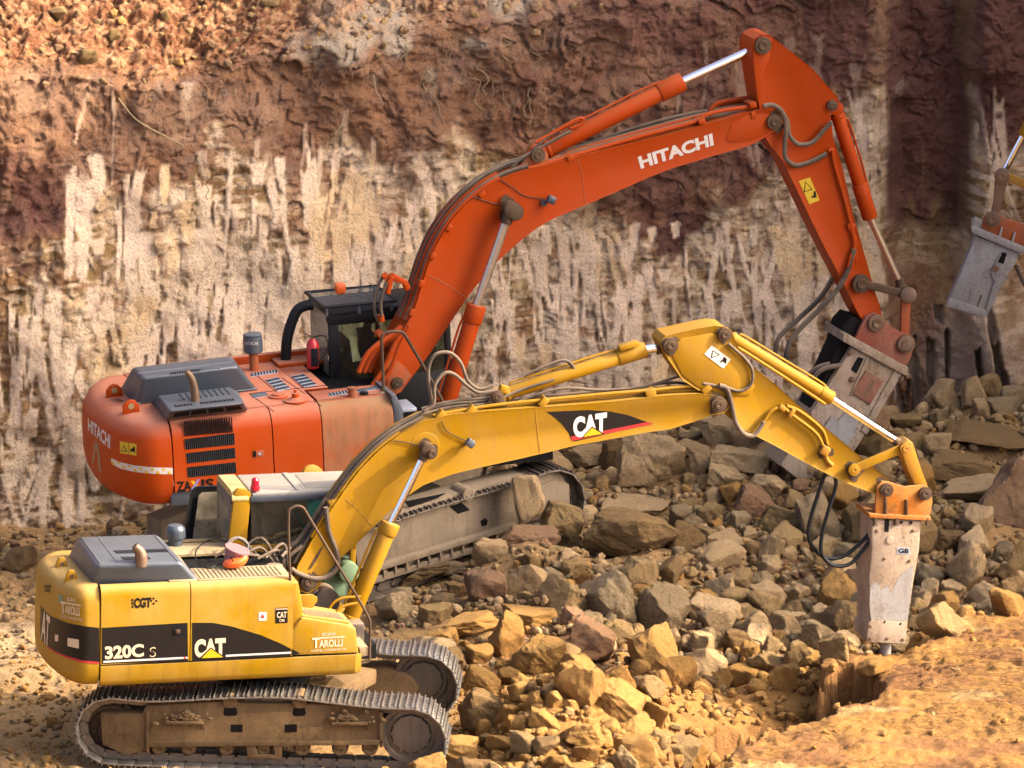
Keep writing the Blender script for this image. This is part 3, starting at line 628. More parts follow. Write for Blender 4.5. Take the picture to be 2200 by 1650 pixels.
MB().cyl(F.p(1903, 1375, 0), F.p(1901, 1432, 0), .075, 24, r2=.068).build('chisel', 'breaker_pale', bko)
px_tube(m := MB(), F, [(1772, 1018), (1758, 1060), (1738, 1130), (1742, 1168), (1770, 1196), (1810, 1196), (1850, 1165), (1872, 1142)], -.10, .027); px_tube(m, F, [(1788, 1000), (1796, 1040), (1782, 1090), (1766, 1150), (1766, 1190), (1790, 1214), (1825, 1212), (1852, 1185), (1874, 1150)], -.16, .027); m.build('breaker_hose', 'black', ye)
pm = MB(); px_tube(pm, F, [(1638, 910), (1655, 885), (1672, 876), (1688, 880), (1700, 890), (1752, 930), (1770, 962)], -sw-.03, .022); px_tube(pm, F, [(1690, 872), (1720, 885), (1765, 922), (1778, 955)], -sw-.0, .022); pm.build('steel_pipe', 'yellow', ye)
pj = MB(); pj.box(F.p(1772, 968, -sw-.03), (.12, .09, .12), ry=.5, bev=.02); pj.box(F.p(1680, 876, -sw-.03), (.10, .07, .07), ry=.6, bev=.02); pj.box(F.p(1700, 887, -sw-.03), (.06, .08, .12), ry=.6, bev=.02); px_tube(pj, F, [(1772, 975), (1778, 990), (1788, 1000)], -.2, .03); pj.build('pipe_coupling', 'yellow_worn', ye)
hm = MB()
px_tube(hm, F, [(1564, 738), (1580, 752), (1600, 770), (1616, 795), (1614, 825), (1590, 840), (1560, 832), (1545, 826)], -sw-.03, .02)
px_tube(hm, F, [(1545, 828), (1562, 836), (1572, 870), (1580, 905), (1596, 930), (1618, 936), (1636, 915), (1640, 905)], -sw-.045, .03)
px_tube(hm, F, [(1510, 824), (1540, 830), (1566, 850), (1574, 880), (1585, 915), (1600, 935)], -sw-.0, .02); hm.build('stick_hose', 'hose', ye)
# hoses and pipes running up the boom
TE = [(640, 1215), (673, 1157), (708, 1101), (740, 1054), (774, 1009), (816, 966), (861, 932), (913, 905), (973, 890), (1049, 883)]
hz = MB()
for d, y, r in ((10, -.17, .022), (17, -.10, .022), (8, -.05, .02), (14, .04, .022), (20, .1, .02)): px_tube(hz, F, offs(TE[:8], d), y, r, 3, 7)
px_tube(hz, F, [(618, 1240), (608, 1215), (609, 1190), (640, 1160), (668, 1120), (700, 1070)], -.12, .024, 4); px_tube(hz, F, [(625, 1228), (618, 1200), (650, 1172)], -.2, .024, 4)
for d, y in ((16, -.1), (22, 0), (28, -.06)): px_tube(hz, F, offs(TE[7:], d)+[(1110, 838+d*.2), (1190, 812+d*.2)], y, .018, 4, 7)
px_tube(hz, F, [(905, 888), (926, 868), (922, 830), (921, 790), (935, 762), (966, 758), (990, 780), (1005, 818), (1030, 836), (1060, 828)], -.14, .022, 5); px_tube(hz, F, [(912, 884), (932, 866), (934, 828), (955, 802), (977, 805), (1003, 828), (1030, 844), (1070, 838)], -.19, .022, 5)
px_tube(hz, F, [(700, 1090), (706, 1140), (724, 1190), (722, 1222), (700, 1240), (672, 1243), (640, 1232), (625, 1222)], -bw-.03, .032, 5); px_tube(hz, F, [(1125, 808), (1175, 785), (1215, 775), (1240, 800)], -.05, .02)
px_tube(hz, F, [(1040, 852), (1090, 836), (1130, 822), (1190, 815), (1260, 822)], .1, .018); px_tube(hz, F, [(1100, 868), (1200, 835), (1300, 838), (1390, 828), (1467, 806)], -.03, .018)
px_tube(hz, F, [(1090, 862), (1200, 848), (1330, 838), (1440, 822), (1500, 830), (1540, 834)], .05, .018); hz.build('boom_hose', 'hose', ye)
py_ = MB()
for d, y in ((5, -.20), (4, -.12), (5, .02)): px_tube(py_, F, offs(TE[1:7], d), y, .02, 4, 7)
px_tube(py_, F, [(930, 893), (1010, 878), (1100, 866), (1200, 856), (1290, 847), (1400, 838), (1480, 830), (1530, 834)], -.16, .022, 4); px_tube(py_, F, [(930, 897), (1010, 884), (1100, 872), (1200, 862), (1290, 853), (1400, 842), (1500, 838)], -.10, .022, 4)
for q in ((776, 1006), (738, 1050), (715, 1078), (706, 1098), (945, 890), (1010, 880), (1165, 862), (1515, 834), (1395, 842)): py_.box(F.p(q[0], q[1], -.14), (.13, .16, .09), ry=random.uniform(-.9, -.1), bev=.012)
py_.box(F.p(1082, 836, -.06), (.12, .1, .1), ry=.3, bev=.02); py_.box(F.p(1350, 742, -.06), (.26, .12, .07), ry=-.25, bev=.02)
py_.build('steel_pipe', 'yellow', ye)
cb = MB(); c = F.p(1069, 851, -.12); cb.prism([F.p(a, b, -.13) for a, b in ((1030, 880), (1050, 862), (1060, 842), (1072, 840), (1082, 850), (1090, 874))], .03, .006); cb.prism([F.p(a, b, .10) for a, b in ((1030, 880), (1050, 862), (1060, 842), (1072, 840), (1082, 850), (1090, 874))], .03, .006); pinboss(cb, c, .07, .04, 0); cb.build('cylinder_bracket', 'grease', bo)
# front machinery
fm = MB(); fm.box((.95, -.45, zb+.28), (.35, .5, .35), bev=.04); fm.cyl((.75, -.25, zb+.62), (.75, .05, zb+.62), .16, 20); fm.box((.45, .0, zb+.45), (.5, .4, .6), bev=.03)
fm.cyl(F.p(590, 1222, -.6)-Z*.1, F.p(590, 1222, -.6)+Z*.05, .1, 14); 
for k in range(9): fm.tube([Vector((x3-.75+.1*k, random.uniform(-.4, .2), zt+.02)), Vector((x3-.5+.1*k, random.uniform(-.4, .2), zt+random.uniform(.05, .16))), Vector((x3-.2+.06*k, random.uniform(-.3, .2), zt-.08))], .018, 4, 6)
fm.build('hydraulic_lines', 'hose', ye)
gm = MB(); c = F.p(743, 1222, .35); gm.cyl(c-Vector((0, .2, 0)), c+Vector((0, .2, 0)), .13, 20, bev=.02); gm.box(c+Vector((-.1, .1, -.2)), (.4, .3, .3), bev=.04); gm.build('swing_motor', 'greenish', ye)
px_tube(m := MB(), F, [(700, 1330), (712, 1300), (735, 1285), (775, 1282)], -.55, .018); px_tube(m, F, [(722, 1335), (726, 1310), (745, 1300), (768, 1296)], -.8, .018); m.build('guard_rail', 'yellow', ye)
MB().box(F.p(758, 1352, -.42), (.22, .14, .16), bev=.03).build('cylinder_foot', 'yellow', ye)
fs = MB(); fs.prism(F.pts([(772, 1392), (792, 1392), (796, 1408), (774, 1412)], -W+.05), .5, .01); fs.build('front_step', 'tread', ye)
handrail(ye, [F.p(a, b, -W+.05) for a, b in ((624, 1256), (621, 1180), (620, 1105), (626, 1092), (639, 1087), (652, 1092), (662, 1108), (710, 1188), (760, 1270), (791, 1325), (795, 1345), (794, 1400), (792, 1420), (770, 1426))], .017)
# writing on the yellow body
def side(poly, mat, off=.003, parent=None, name='decal'): return mark(F, poly, -W, mat, parent or d1, name, off=off)
side([(219, 1349), (300, 1344), (403, 1338), (404, 1421), (219, 1426)], 'decal_black', name='side_stripe')
side([(413, 1338), (457, 1338), (499, 1346), (562, 1365), (604, 1383), (625, 1394), (625, 1409), (413, 1420)], 'decal_black', parent=d2, name='side_stripe')
mark(F, [(627, 1394), (640, 1401), (645, 1405), (627, 1408)], -W, 'decal_black', tbo, 'side_stripe')
side([(222, 1420), (403, 1411), (403, 1415), (222, 1424)], 'white', .006); side([(485, 1407), (625, 1400), (625, 1404), (485, 1411)], 'white', .006, d2)
side([(395, 1411), (399, 1411), (399, 1415), (395, 1415)], 'decal_red', .008)
lettering(F, '320C', [(225, 1389), (309, 1383), (309, 1411), (226, 1417)], -W, 'decal_white', d1, .038, off=.007)
lettering(F, 'S', [(322, 1391), (335, 1390), (335, 1411), (322, 1412)], -W, 'decal_white', d1, .0, off=.006); lettering(F, 'S', [(324, 1393), (333, 1392), (333, 1409), (324, 1410)], -W, 'decal_black', d1, .0, off=.008)
lettering(F, 'CAT', [(418, 1374), (485, 1370), (485, 1411), (418, 1414)], -W, 'decal_white', d2, .06, off=.007)
side([(453, 1391), (486, 1413), (427, 1415)], 'decal_black', .009, d2); side([(453, 1394), (480, 1412), (433, 1414)], 'tri_yellow', .011, d2)
lettering(F, 'CGT', [(288, 1285), (325, 1283), (325, 1305), (288, 1307)], -W, 'decal_black', d1, .05, off=.004)
for k in range(3):
    a = -.5+k*.5; side([(281+k*1, 1288+k*7), (286, 1286+k*7), (287, 1291+k*7), (283, 1293+k*7)], 'decal_black'); 
for q in ((330, 1286), (336, 1291), (330, 1297), (325, 1291)): side([(q[0]-3, q[1]), (q[0], q[1]-3), (q[0]+3, q[1]), (q[0], q[1]+3)], 'decal_black')
side([(371, 1340), (399, 1339), (399, 1366), (371, 1367)], 'dark', .006); MB().box(F.p(382, 1357, -W-.012), (.06, .02, .05), bev=.006).build('door_latch', 'grease', d1)
side([(556, 1315), (573, 1315), (573, 1333), (556, 1334)], 'white', .004, d2); side([(564, 1319), (569, 1328), (559, 1328)], 'decal_red', .006, d2)
side([(592, 1306), (618, 1305), (618, 1338), (592, 1339)], 'decal_black', .004, d2); lettering(F, 'CAT', [(595, 1315), (616, 1314), (616, 1327), (595, 1328)], -W, 'decal_white', d2, .03, off=.007); lettering(F, 'OM', [(600, 1330), (611, 1330), (611, 1336), (600, 1336)], -W, 'decal_white', d2, .02, off=.007)
side([(592, 1308), (618, 1307), (618, 1309), (592, 1310)], 'decal_white', .006, d2)
def tarolli(fr, Q, y, par, surf=None, mat='decal_white'):
    x0, y0, x1, y1, sh = Q; h = y1-y0; w = x1-x0
    q = lambda a, b, c, d: [(x0+a*w, y0+b*h-sh*a), (x0+c*w, y0+b*h-sh*c), (x0+c*w, y0+d*h-sh*c), (x0+a*w, y0+d*h-sh*a)]
    lettering(fr, 'SCAVI', q(.3, 0, .68, .17), y, mat, par, .02, 'lettering', surf, .005)
    mark(fr, q(.02, .24, .96, .31), y, mat, par, 'lettering', surf, .005); lettering(fr, 'T', q(.03, .24, .24, .80), y, mat, par, .03, 'lettering', surf, .006)
    lettering(fr, 'AROLLI', q(.22, .38, .90, .78), y, mat, par, .03, 'lettering', surf, .005); lettering(fr, 'CASTEL CONDINO-TN', q(0, .87, 1, 1), y, mat, par, .01, 'lettering', surf, .005)
tarolli(F, (669, 1361, 744, 1401, 4), -W, tbo)
S = bvh(cw)
def cwm(poly, mat, off=.004, name='decal'): return mark(F, poly, -W, mat, cw, name, S, off)
cwm([(88, 1300), (98, 1314), (111, 1324), (144, 1338), (180, 1345), (213, 1349), (213, 1426), (180, 1424), (144, 1414), (120, 1403), (102, 1391), (87, 1370)], 'decal_black', .004, 'side_stripe')
cwm([(100, 1386), (120, 1399), (144, 1409), (180, 1419), (213, 1422), (213, 1426), (180, 1424), (144, 1414), (120, 1403), (102, 1391)], 'decal_red', .007)
lettering(F, 'AT', [(92, 1308), (109, 1326), (106, 1392), (89, 1372)], -W, 'decal_white', cw, .03, 'lettering', S, .008)
tarolli(F, (130, 1280, 176, 1326, -9), -W, cw, S); cwm([(146, 1370), (170, 1374), (170, 1393), (146, 1388)], 'decal_white', .007, 'sticker'); cwm([(119, 1363), (126, 1364), (126, 1378), (119, 1377)], 'decal_white', .007, 'sticker')
cwm([(126, 1278), (131, 1277), (136, 1282), (136, 1292), (131, 1297), (127, 1292)], 'greenish', .005, 'sticker'); lettering(F, 'CGT', [(95, 1256), (110, 1258), (111, 1274), (96, 1272)], -W, 'decal_black', cw, .05, 'lettering', S, .005)
# undercarriage
und = MB(); und.prism([YU.p(a, b, -1.33) for a, b in ((216, 1536), (306, 1534), (313, 1517), (470, 1508), (560, 1512), (640, 1512), (700, 1514), (760, 1516), (815, 1524), (820, 1545), (820, 1600), (318, 1606), (318, 1614), (270, 1622), (220, 1600))], .42, .012)
und.prism([YU.p(a, b, .92) for a, b in ((233, 1470), (500, 1470), (760, 1440), (830, 1438), (880, 1452), (900, 1480), (880, 1530), (240, 1530))], .42, .012)
und.box((.15, 0, .55), (1.3, 2.1, .34), bev=.05); und.box((.75, -.3, .62), (.9, 1.2, .2), rz=.5, bev=.04); und.box((.75, .5, .62), (.9, 1.0, .2), rz=-.4, bev=.04)
fr_ = und.build('track_frame', 'frame_mud', ye, ux)
sp = MB()
sp.prism([YU.p(a, b, -1.355) for a, b in ((318, 1594), (822, 1590), (822, 1601), (318, 1605))], .06, .008); sp.prism([YU.p(a, b, -1.355) for a, b in ((814, 1530), (822, 1532), (822, 1606), (815, 1606))], .05, .006); sp.prism([YU.p(a, b, -1.355) for a, b in ((313, 1530), (320, 1530), (320, 1618), (313, 1618))], .05, .006)
for x0, x1, y in ((355, 435, 1551), (712, 788, 1553)):
    sp.prism([YU.p(a, b, -1.42) for a, b in ((x0, y), (x1, y-1), (x1+3, y+4), (x1, y+6), (x0, y+6))], .10, .01); sp.prism([YU.p(a, b, -1.36) for a, b in ((x1-2, y), (x1+6, y), (x1+6, y+16), (x1-2, y+12))], .05, .006)
sp.prism([YU.p(a, b, -1.34) for a, b in ((528, 1600), (548, 1600), (554, 1622), (590, 1622), (588, 1602), (606, 1602), (604, 1630), (532, 1630))], .08, .008)
sp.build('frame_guard', 'frame_mud', fr_, ux)
hl = MB()
for q in ([(482, 1522), (508, 1521), (510, 1534), (506, 1538), (484, 1538), (480, 1534)], [(630, 1522), (655, 1521), (657, 1534), (653, 1538), (632, 1539), (628, 1534)], [(496, 1557), (521, 1557), (521, 1573), (496, 1573)], [(612, 1557), (638, 1556), (638, 1573), (612, 1574)]):
    hl.prism([YU.p(a, b, -1.336) for a, b in q], .02, 0)
hl.build('frame_opening', 'dark', fr_, ux)
for q in ((494, 1507), (643, 1508)):
    c = YU.p(*q, -1.36); m = MB(); m.sweep_axis(c, YV, [(0, .03), (-.005, .06), (0, .085), (.05, .088), (.30, .088)], 22); m.build('carrier_roller', 'frame_mud', fr_, ux)
for q in ((340, 1606), (404, 1607), (486, 1608), (566, 1609), (648, 1609), (730, 1609), (794, 1608)):
    c = YU.p(*q, -1.28); m = MB(); m.sweep_axis(c, YV, [(0, .03), (-.02, .05), (-.02, .075), (.03, .10), (.30, .10)], 18); m.box(c+Vector((0, .0, .05)), (.15, .08, .09), bev=.015); m.build('track_roller', 'frame_mud', fr_, ux)
mm = MB()
for k in range(95):
    s = random.random(); c = YU.p(random.choice((395, 395, 750))+random.gauss(0, 24), 1543+random.gauss(0, 6), -1.385); r = random.uniform(.012, .042)
    q = bmesh.ops.create_icosphere(mm.bm, subdivisions=1, radius=r); bmesh.ops.transform(mm.bm, matrix=Matrix.Translation(c) @ Matrix.Rotation(s*6, 4, 'X') @ Matrix.Diagonal((1.2, .8, .8, 1)), verts=q['verts'])
mm.build('packed_clods', 'frame_mud', fr_, ux, 5)
disc_wheel('drive_sprocket', YU.p(240, 1568, -1.10), .33, .12, 'grease', fr_, ux, .5, 19); 
cI = YU.p(884, 1572, -1.12); disc_wheel('idler_wheel', cI, .37, .22, 'tracksteel', fr_, ux, .62)
c1 = YU.p(240, 1568, -1.10); disc_wheel('drive_sprocket', Vector((c1.x, 1.1, c1.z)), .33, .12, 'grease', fr_, ux, .5, 19); disc_wheel('idler_wheel', Vector((cI.x, 1.12, cI.z)), .37, .22, 'tracksteel', fr_, ux, .62)
for sd in (-1, 1):
    tr = track(ye, ux, sd*1.12, .60, -1.72, 1.94, .47, .47, .43, .43, 49, [(1.5, .90), (.98, .94), (.40, .985), (-.1, .97), (-.55, .935), (-1.2, .88)])
# ------------------------------------------------------------------ ORANGE EXCAVATOR
O0 = CAM+ray(790, 1215)*(80.8/FPX)
OB = Fr(O0, 17, 2); OU = Fr(O0+Vector((.14, .0, .16)), 30, 9)
oe = empty('excavator', None, OB.M); tag(oe, 'larger orange excavator behind the yellow one, working against the quarry face', 'excavator')
F = OB; ux = OB.M.inverted() @ OU.M; W = 1.5
zt = F.p(582, 882, -W).z; xs = F.p(372, 980, -W).x; x2 = F.p(588, 980, -W).x; x3 = F.p(695, 980, -W).x; x4 = F.p(846, 900, -W).x
zk = F.p(376, 1058, -W).z; zb = F.p(376, 1092, -W).z
prof = [(zb-.02, .45), (zb+.02, .22), (zb+.08, .10), (zb+.22, .03), (zk+.15, 0), (zt-.45, 0), (zt-.24, .02), (zt-.10, .09), (zt-.02, .20), (zt, .34)]
cw = rounded_tail(oe, 'counterweight', xs-.012, W, 3.84, prof, 'orange_body', 2.15)
core = MB(); core.box(((xs+x4)/2+.05, 0, (zk+zt)/2-.06), (x4-xs-.1, 2*W-.24, zt-zk-.2)); core.box((.1, 0, zk-.12), (4.6, 2.2, .26)); core.cyl((0, 0, .9), (0, 0, zk), .75, 40); core.build('chassis', 'dark', oe)
MB().box(((xs+.7), -W+.2, zk-.11), (1.5, .3, .2), bev=.02).build('frame_beam', 'hood', oe)
profU = [(zk, 0), (zt-.45, 0), (zt-.24, .012), (zt-.13, .045), (zt-.05, .11), (zt, .22)]
d1 = section_panel(oe, 'side_door', xs+.006, x2-.008, profU, 'orange_body', W); d2 = section_panel(oe, 'side_door', x2+.008, x3-.008, profU, 'orange_body', W); d3 = section_panel(oe, 'side_door', x3+.008, x4, profU, 'orange_dusty', W)
section_panel(oe, 'side_door', xs+.006, -.2, profU, 'orange_body', W, side=1)
dk = MB(); dk.box(((xs+x3)/2, 0.0, zt-.025), (x3-xs-.012, 2*W-.42, .05), bev=.006); dk.box(((x3+x4)/2+.01, -W+.48, zt-.025), (x4-x3-.02, .56, .05), bev=.006)
dk.box((-1.0, W-.36, zt+.05), (2.3, .12, .12), bev=.01); dk.box((-.62, .95, zt+.02), (.7, .5, .05), bev=.008); xe = F.pz(708, 834, zt).x; dk.box(((x3+xe)/2, .05, zt-.028), (xe-x3, 1.3, .05), bev=.006)
deck = dk.build('deck_plate', 'orange_body', oe)
gp = MB()
def perf(mb, quad, nr, nc):
    TL, TR, BR, BL = quad; mb.hexa([q-Z*.004 for q in quad], [q+Z*.008 for q in quad])
def Dz(x, y): return F.pz(x, y, zt)
pads = []
for q in ([(570, 817), (597, 811), (624, 835), (597, 841)], [(625, 809), (652, 804), (681, 827), (653, 833)], [(538, 848), (569, 843), (577, 850), (546, 856)], [(704, 846), (766, 836), (770, 842), (709, 852)], [(766, 838), (812, 829), (820, 835), (771, 843)], [(538, 803), (596, 795), (597, 801), (540, 810)]):
    pads.append([Dz(*a) for a in q])
for q in pads: m = MB(); perf(m, q, 0, 0); g = m.build('tread_pad', 'grip', deck); hm_ = MB(); louvres(hm_, F, [p+Z*.008 for p in q], 4, 9, .22, Z, .004); hm_.build('tread_hole', 'dark', g)
sm = MB()
for a, b in (((588, 884), (536, 846)), ((690, 873), (655, 840)), ((655, 840), (718, 832)), ((536, 846), (700, 828)), ((553, 808), (598, 846)), ((606, 812), (655, 846))):
    P, Q = Dz(*a)+Z*.001, Dz(*b)+Z*.001; sm.sweep([P, Q], .006, 4)
sm.build('deck_seam', 'dark', deck)
cp = MB(); c = Dz(598, 853); cp.sweep_axis(c, Z, [(0, .13), (.02, .13), (.03, .09), (.05, .08)], 24)
cp.build('access_cover', 'orange_body', deck); cp = MB(); c = Dz(635, 862); cp.sweep_axis(c, Z, [(0, .16), (.02, .16), (.03, .10), (.06, .05), (.11, .045), (.12, .02), (.16, .02)], 24)
cp.build('filler_cap', 'orange_body', deck)
c = Dz(757, 852); MB().sweep_axis(c, Z, [(-.02, .06), (.10, .06), (.105, .065), (.13, .065)], 16).build('breather_pipe', 'orange_worn', oe); c = Dz(782, 847); MB().cyl(c-Z*.02, c+Z*.03, .06, 16).build('cap', 'dark', oe)
# front corner of the body
fc = MB(); fc.prism(F.pts([(838, 846), (851, 848), (866, 880), (872, 960), (866, 1010), (846, 1010), (846, 880)], -W+.02), .8, .02); fc.build('front_corner', 'hood', oe)
fst = MB(); fst.box(F.p(868, 872, -W+.4), (.22, .5, .05), bev=.01); fst.build('step_plate', 'grip', oe)
# hoods
zh = zt+.42
h1 = [F.pz(a, b, zh) for a, b in ((299, 808), (508, 782), (490, 765), (275, 792))]
h1 = [F.pz(306, 812, zh), F.pz(512, 786, zh), F.pz(496, 764, zh), F.pz(283, 788, zh)]
hb = [F.pz(292, 870, zt), F.pz(553, 838, zt), F.pz(520, 800, zt), F.pz(256, 834, zt)]
hd = MB().hexa(hb, h1, .06, 4).build('engine_hood', 'hood', oe, ang=50)
rb = MB(); rb.sweep([h1[0]*.6+h1[3]*.4, h1[1]*.6+h1[2]*.4], .012, 6)
L = catmull([hb[0]+Vector((0, -.01, .02)), hb[0]*.72+hb[1]*.28+Vector((0, .05, .02)), hb[0]*.68+hb[1]*.32+Vector((0, .02, .16)), hb[0]*.3+hb[1]*.7+Vector((0, .03, .17)), hb[0]*.25+hb[1]*.75+Vector((0, -.02, .04)), hb[1]+Vector((0, -.01, .02))], 5); rb.sweep(L, .013, 6); rb.build('hood_rim', 'hood', hd)
vt = MB(); louvres(vt, F, [q2([h1[0], h1[1], h1[2], h1[3]], .30, .20), q2(h1, .62, .20), q2(h1, .60, .0), q2(h1, .28, .0)], 1, 13, .2, Z, .004); vt.build('vent', 'dark', hd)
A = h1[0]*.4+h1[1]*.6; MB().tube([A, A+Vector((0, -.03, .02)), A+Vector((.25, -.03, .02)), A+Vector((.25, 0, 0))], .008, 3, 6).build('hood_handle', 'hood', hd)
zg = zt+.20
g1 = [F.pz(366, 884, zg), F.pz(524, 866, zg), F.pz(494, 831, zg), F.pz(338, 850, zg)]; gb = [F.pz(356, 903, zt), F.pz(533, 882, zt), F.pz(512, 842, zt), F.pz(327, 864, zt)]
gd = MB().hexa(gb, g1, .03, 3).build('exhaust_hood', 'hood', oe, ang=50)
vt = MB(); louvres(vt, F, [q2(g1, .25, .95), q2(g1, .95, .95), q2(g1, .95, .55), q2(g1, .25, .55)], 5, 9, .3, Z, .004)
louvres(vt, F, [q2(g1, .45, .36), q2(g1, .92, .36), q2(g1, .92, .16), q2(g1, .45, .16)], 1, 12, .2, Z, .004); louvres(vt, F, [q2(g1, .10, .36), q2(g1, .35, .36), q2(g1, .35, .16), q2(g1, .10, .16)], 1, 6, .2, Z, .004)
Q4 = [g1[0], g1[1], gb[1], gb[0]]; louvres(vt, F, [q2(Q4, .06, .18), q2(Q4, .94, .18), q2(Q4, .96, .75), q2(Q4, .06, .75)][::-1], 1, 4, .06, -YV, .004); vt.build('vent', 'dark', gd)
c = q2(g1, .42, .45); e = MB(); P = catmull([c-Z*.03, c+Z*.14, c+Z*.30+Vector((-.03, 0, 0)), c+Z*.42+Vector((-.10, 0, 0))], 5); e.sweep(P, [.062-.025*i/len(P) for i in range(len(P))], 16); e.build('exhaust_pipe', 'pin', oe)
c = F.pz(546, 795, zt); pcn = MB(); pcn.sweep_axis(c, Z, [(-.02, .065), (.28, .065)], 20); pco = pcn.build('air_intake', 'orange_worn', oe)
MB().sweep_axis(c, Z, [(.24, .06), (.25, .11), (.27, .135), (.46, .135), (.465, .128), (.51, .128), (.52, .115)], 28).build('intake_cap', 'hood', pco)
cs = bvh([o for o in pco.children][0]); lettering(F, 'HITACHI', [(526, 734), (554, 734), (554, 741), (526, 741)], c.y, 'white', pco, .01, 'lettering', cs, .005)
for q in ((246, 842), (282, 876)):
    c = F.pz(q[0], q[1], zt+.07); m = MB(); m.prism([c+Vector((x, 0, z)) for x, z in ((-.12, -.10), (-.11, .03), (-.06, .09), (0, .11), (.06, .09), (.11, .03), (.12, -.10))], .05, .012); eo = m.build('lifting_eye', 'orange', cw)
    MB().cyl(c+Vector((0, -.004, .02)), c+Vector((0, 0, .02)), .04, 18).build('eye_hole', 'tread', cw)
# cab
cy0, cy1 = .42, 1.40; zr = F.p(720, 680, cy0).z; pl = F.p(706, 700, cy0).x; fx = pl+1.75; zc0 = zk+.05
cab = MB(); cab.box(((pl+fx)/2, (cy0+cy1)/2, zc0), (fx-pl, cy1-cy0, .1), bev=.01)
for x, wd in ((pl+.07, .15), (fx-.05, .09), (pl+.95, .06)):
    for y in (cy0+.03, cy1-.03): cab.box((x, y, (zc0+zr)/2), (wd, .06, zr-zc0), bev=.015)
for y in (cy0+.03, cy1-.03): cab.box(((pl+fx)/2, y, zr-.05), (fx-pl, .07, .16), bev=.02); cab.box(((pl+fx)/2, y, zc0+.35), (fx-pl, .06, .75), bev=.01)
cab.box((pl+.02, (cy0+cy1)/2, zc0+.45), (.05, cy1-cy0, .9), bev=.01); cab.box((pl+.03, (cy0+cy1)/2, zr-.04), (.07, cy1-cy0, .12), bev=.01)
cabo = cab.build('cab', 'black', oe)
MB().box(((pl+fx)/2, (cy0+cy1)/2, zr+.03), (fx-pl+.02, cy1-cy0+.02, .07), bev=.03)  .build('roof', 'black', cabo)
MB().box(((pl+fx)/2, cy0+.025, zr-.5), (fx-pl-.1, .008, .95)).build('side_window', 'glass_dark', cabo); MB().box(((pl+fx)/2, cy1-.025, zr-.5), (fx-pl-.1, .008, .95)).build('door_window', 'glass', cabo)
MB().box((pl-.008, (cy0+cy1)/2, zr-.42), (.008, cy1-cy0-.14, .85)).build('rear_window', 'glass_grey', cabo); MB().box((fx-.03, (cy0+cy1)/2, zr-.6), (.008, cy1-cy0-.1, 1.1)).build('windscreen', 'glass', cabo)
st = MB(); st.box((pl+.60, .95, zc0+.62), (.52, .5, .14), bev=.04); st.box((pl+.34, .95, zc0+.95), (.13, .5, .60), ry=-.1, bev=.05); st.build('seat', 'cloth', cabo)
zg = F.p(694, 656, cy0-.05).z; G = [F.pz(a, b, zg) for a, b in ((695, 660), (850, 646), (880, 604), (656, 628))]; G[2] = G[1]+(G[3]-G[0])
gm = MB(); gf = MB()
for a, b in ((0, 1), (1, 2), (2, 3), (3, 0)): gf.sweep([G[a], G[b]], .022, 6)
gf.build('guard_frame', 'black', cabo)
for k in range(1, 13):
    t = k/13; A, B = G[0]*(1-t)+G[3]*t, G[1]*(1-t)+G[2]*t; d = (B-A); gm.box((A+B)/2, (d.length, .026, .004))
for x, y in ((.05, .04), (.95, .04), (.5, .04), (.05, .96), (.95, .96)):
    p = q2([G[3], G[2], G[1], G[0]], x, 1-y); gm.cyl(p-Z*.14, p, .02, 8)
gm.build('roof_guard', 'hood', cabo)
c = F.pz(731, 630, zg); MB().box(c+Z*.07, (.14, .14, .15), bev=.03).build('beacon', 'beacon_orange', cabo)
px_tube(m := MB(), F, [(614, 776), (616, 735), (624, 700), (638, 668), (656, 657), (672, 655)], .95, .075, 5, 14); m.build('air_duct', 'black', oe)
# boom
bw = .30
BO = [(828, 838), (829, 800), (834, 770), (856, 730), (878, 690), (894, 655), (907, 611), (920, 570), (936, 530), (953, 500), (973, 470), (1000, 440), (1020, 422), (1045, 402), (1075, 385), (1105, 373), (1136, 364), (1209, 345), (1300, 322), (1380, 303), (1445, 287), (1555, 256), (1600, 242), (1640, 236), (1666, 238), (1679, 250), (1680, 264), (1671, 278), (1642, 296), (1612, 312), (1584, 321), (1555, 328), (1500, 345), (1445, 361), (1390, 383), (1336, 407), (1264, 438), (1191, 469), (1160, 486), (1136, 503), (1108, 526), (1082, 549), (1058, 572), (1038, 596), (1020, 618), (1002, 642), (962, 702), (921, 763), (887, 808), (862, 842), (848, 850)]
bo = MB().prism(F.pts(BO, -bw), 2*bw, 0, .024, .010).build('boom', 'orange', oe)
for q, r in (((1663, 261), .10), ((853, 822), .08)):
    m = MB(); pinboss(m, F.p(*q, -bw-.005), r, .05, 0); m.build('pivot_pin', 'grease', bo)
m = MB(); m.sweep_axis(F.p(1096, 449, -bw), -YV, [(0, .12), (.06, .12), (.062, .10), (.14, .10), (.16, .12), (.22, .12), (.225, .09), (.30, .10), (.31, .06)], 24); m.build('cylinder_pin', 'grease', bo)
MB().sweep_axis(F.p(1093, 444, -bw+.012), -YV, [(0, .25), (.004, .245), (.006, .14)], 36).build('boss_plate', 'orange', bo)
lp = MB(); c = F.p(1184, 429, -bw-.11); lp.box(c, (.12, .10, .11), ry=.5, bev=.025); c2 = F.p(1169, 437, -bw-.04); lp.cyl(c2, c, .02, 8); lp.cyl(c2, c2+Vector((0, .05, 0)), .045, 12); lp.build('work_light', 'hood', bo)
wr = MB(); px_tube(wr, F, [(1075, 386), (1100, 402), (1125, 420), (1155, 426), (1170, 428)], -bw-.01, .007, 4, 5); px_tube(wr, F, [(1015, 423), (1040, 431), (1080, 444)], -bw-.01, .007, 4, 5); wr.build('wire', 'black', bo)
wl = MB()
for L in ([(1240, 341), (1250, 372), (1257, 441)], [(921, 592), (960, 612), (1002, 640)], [(838, 773), (870, 790), (883, 812)]): px_tube(wl, F, L, -bw+.010, .006, 3, 4)
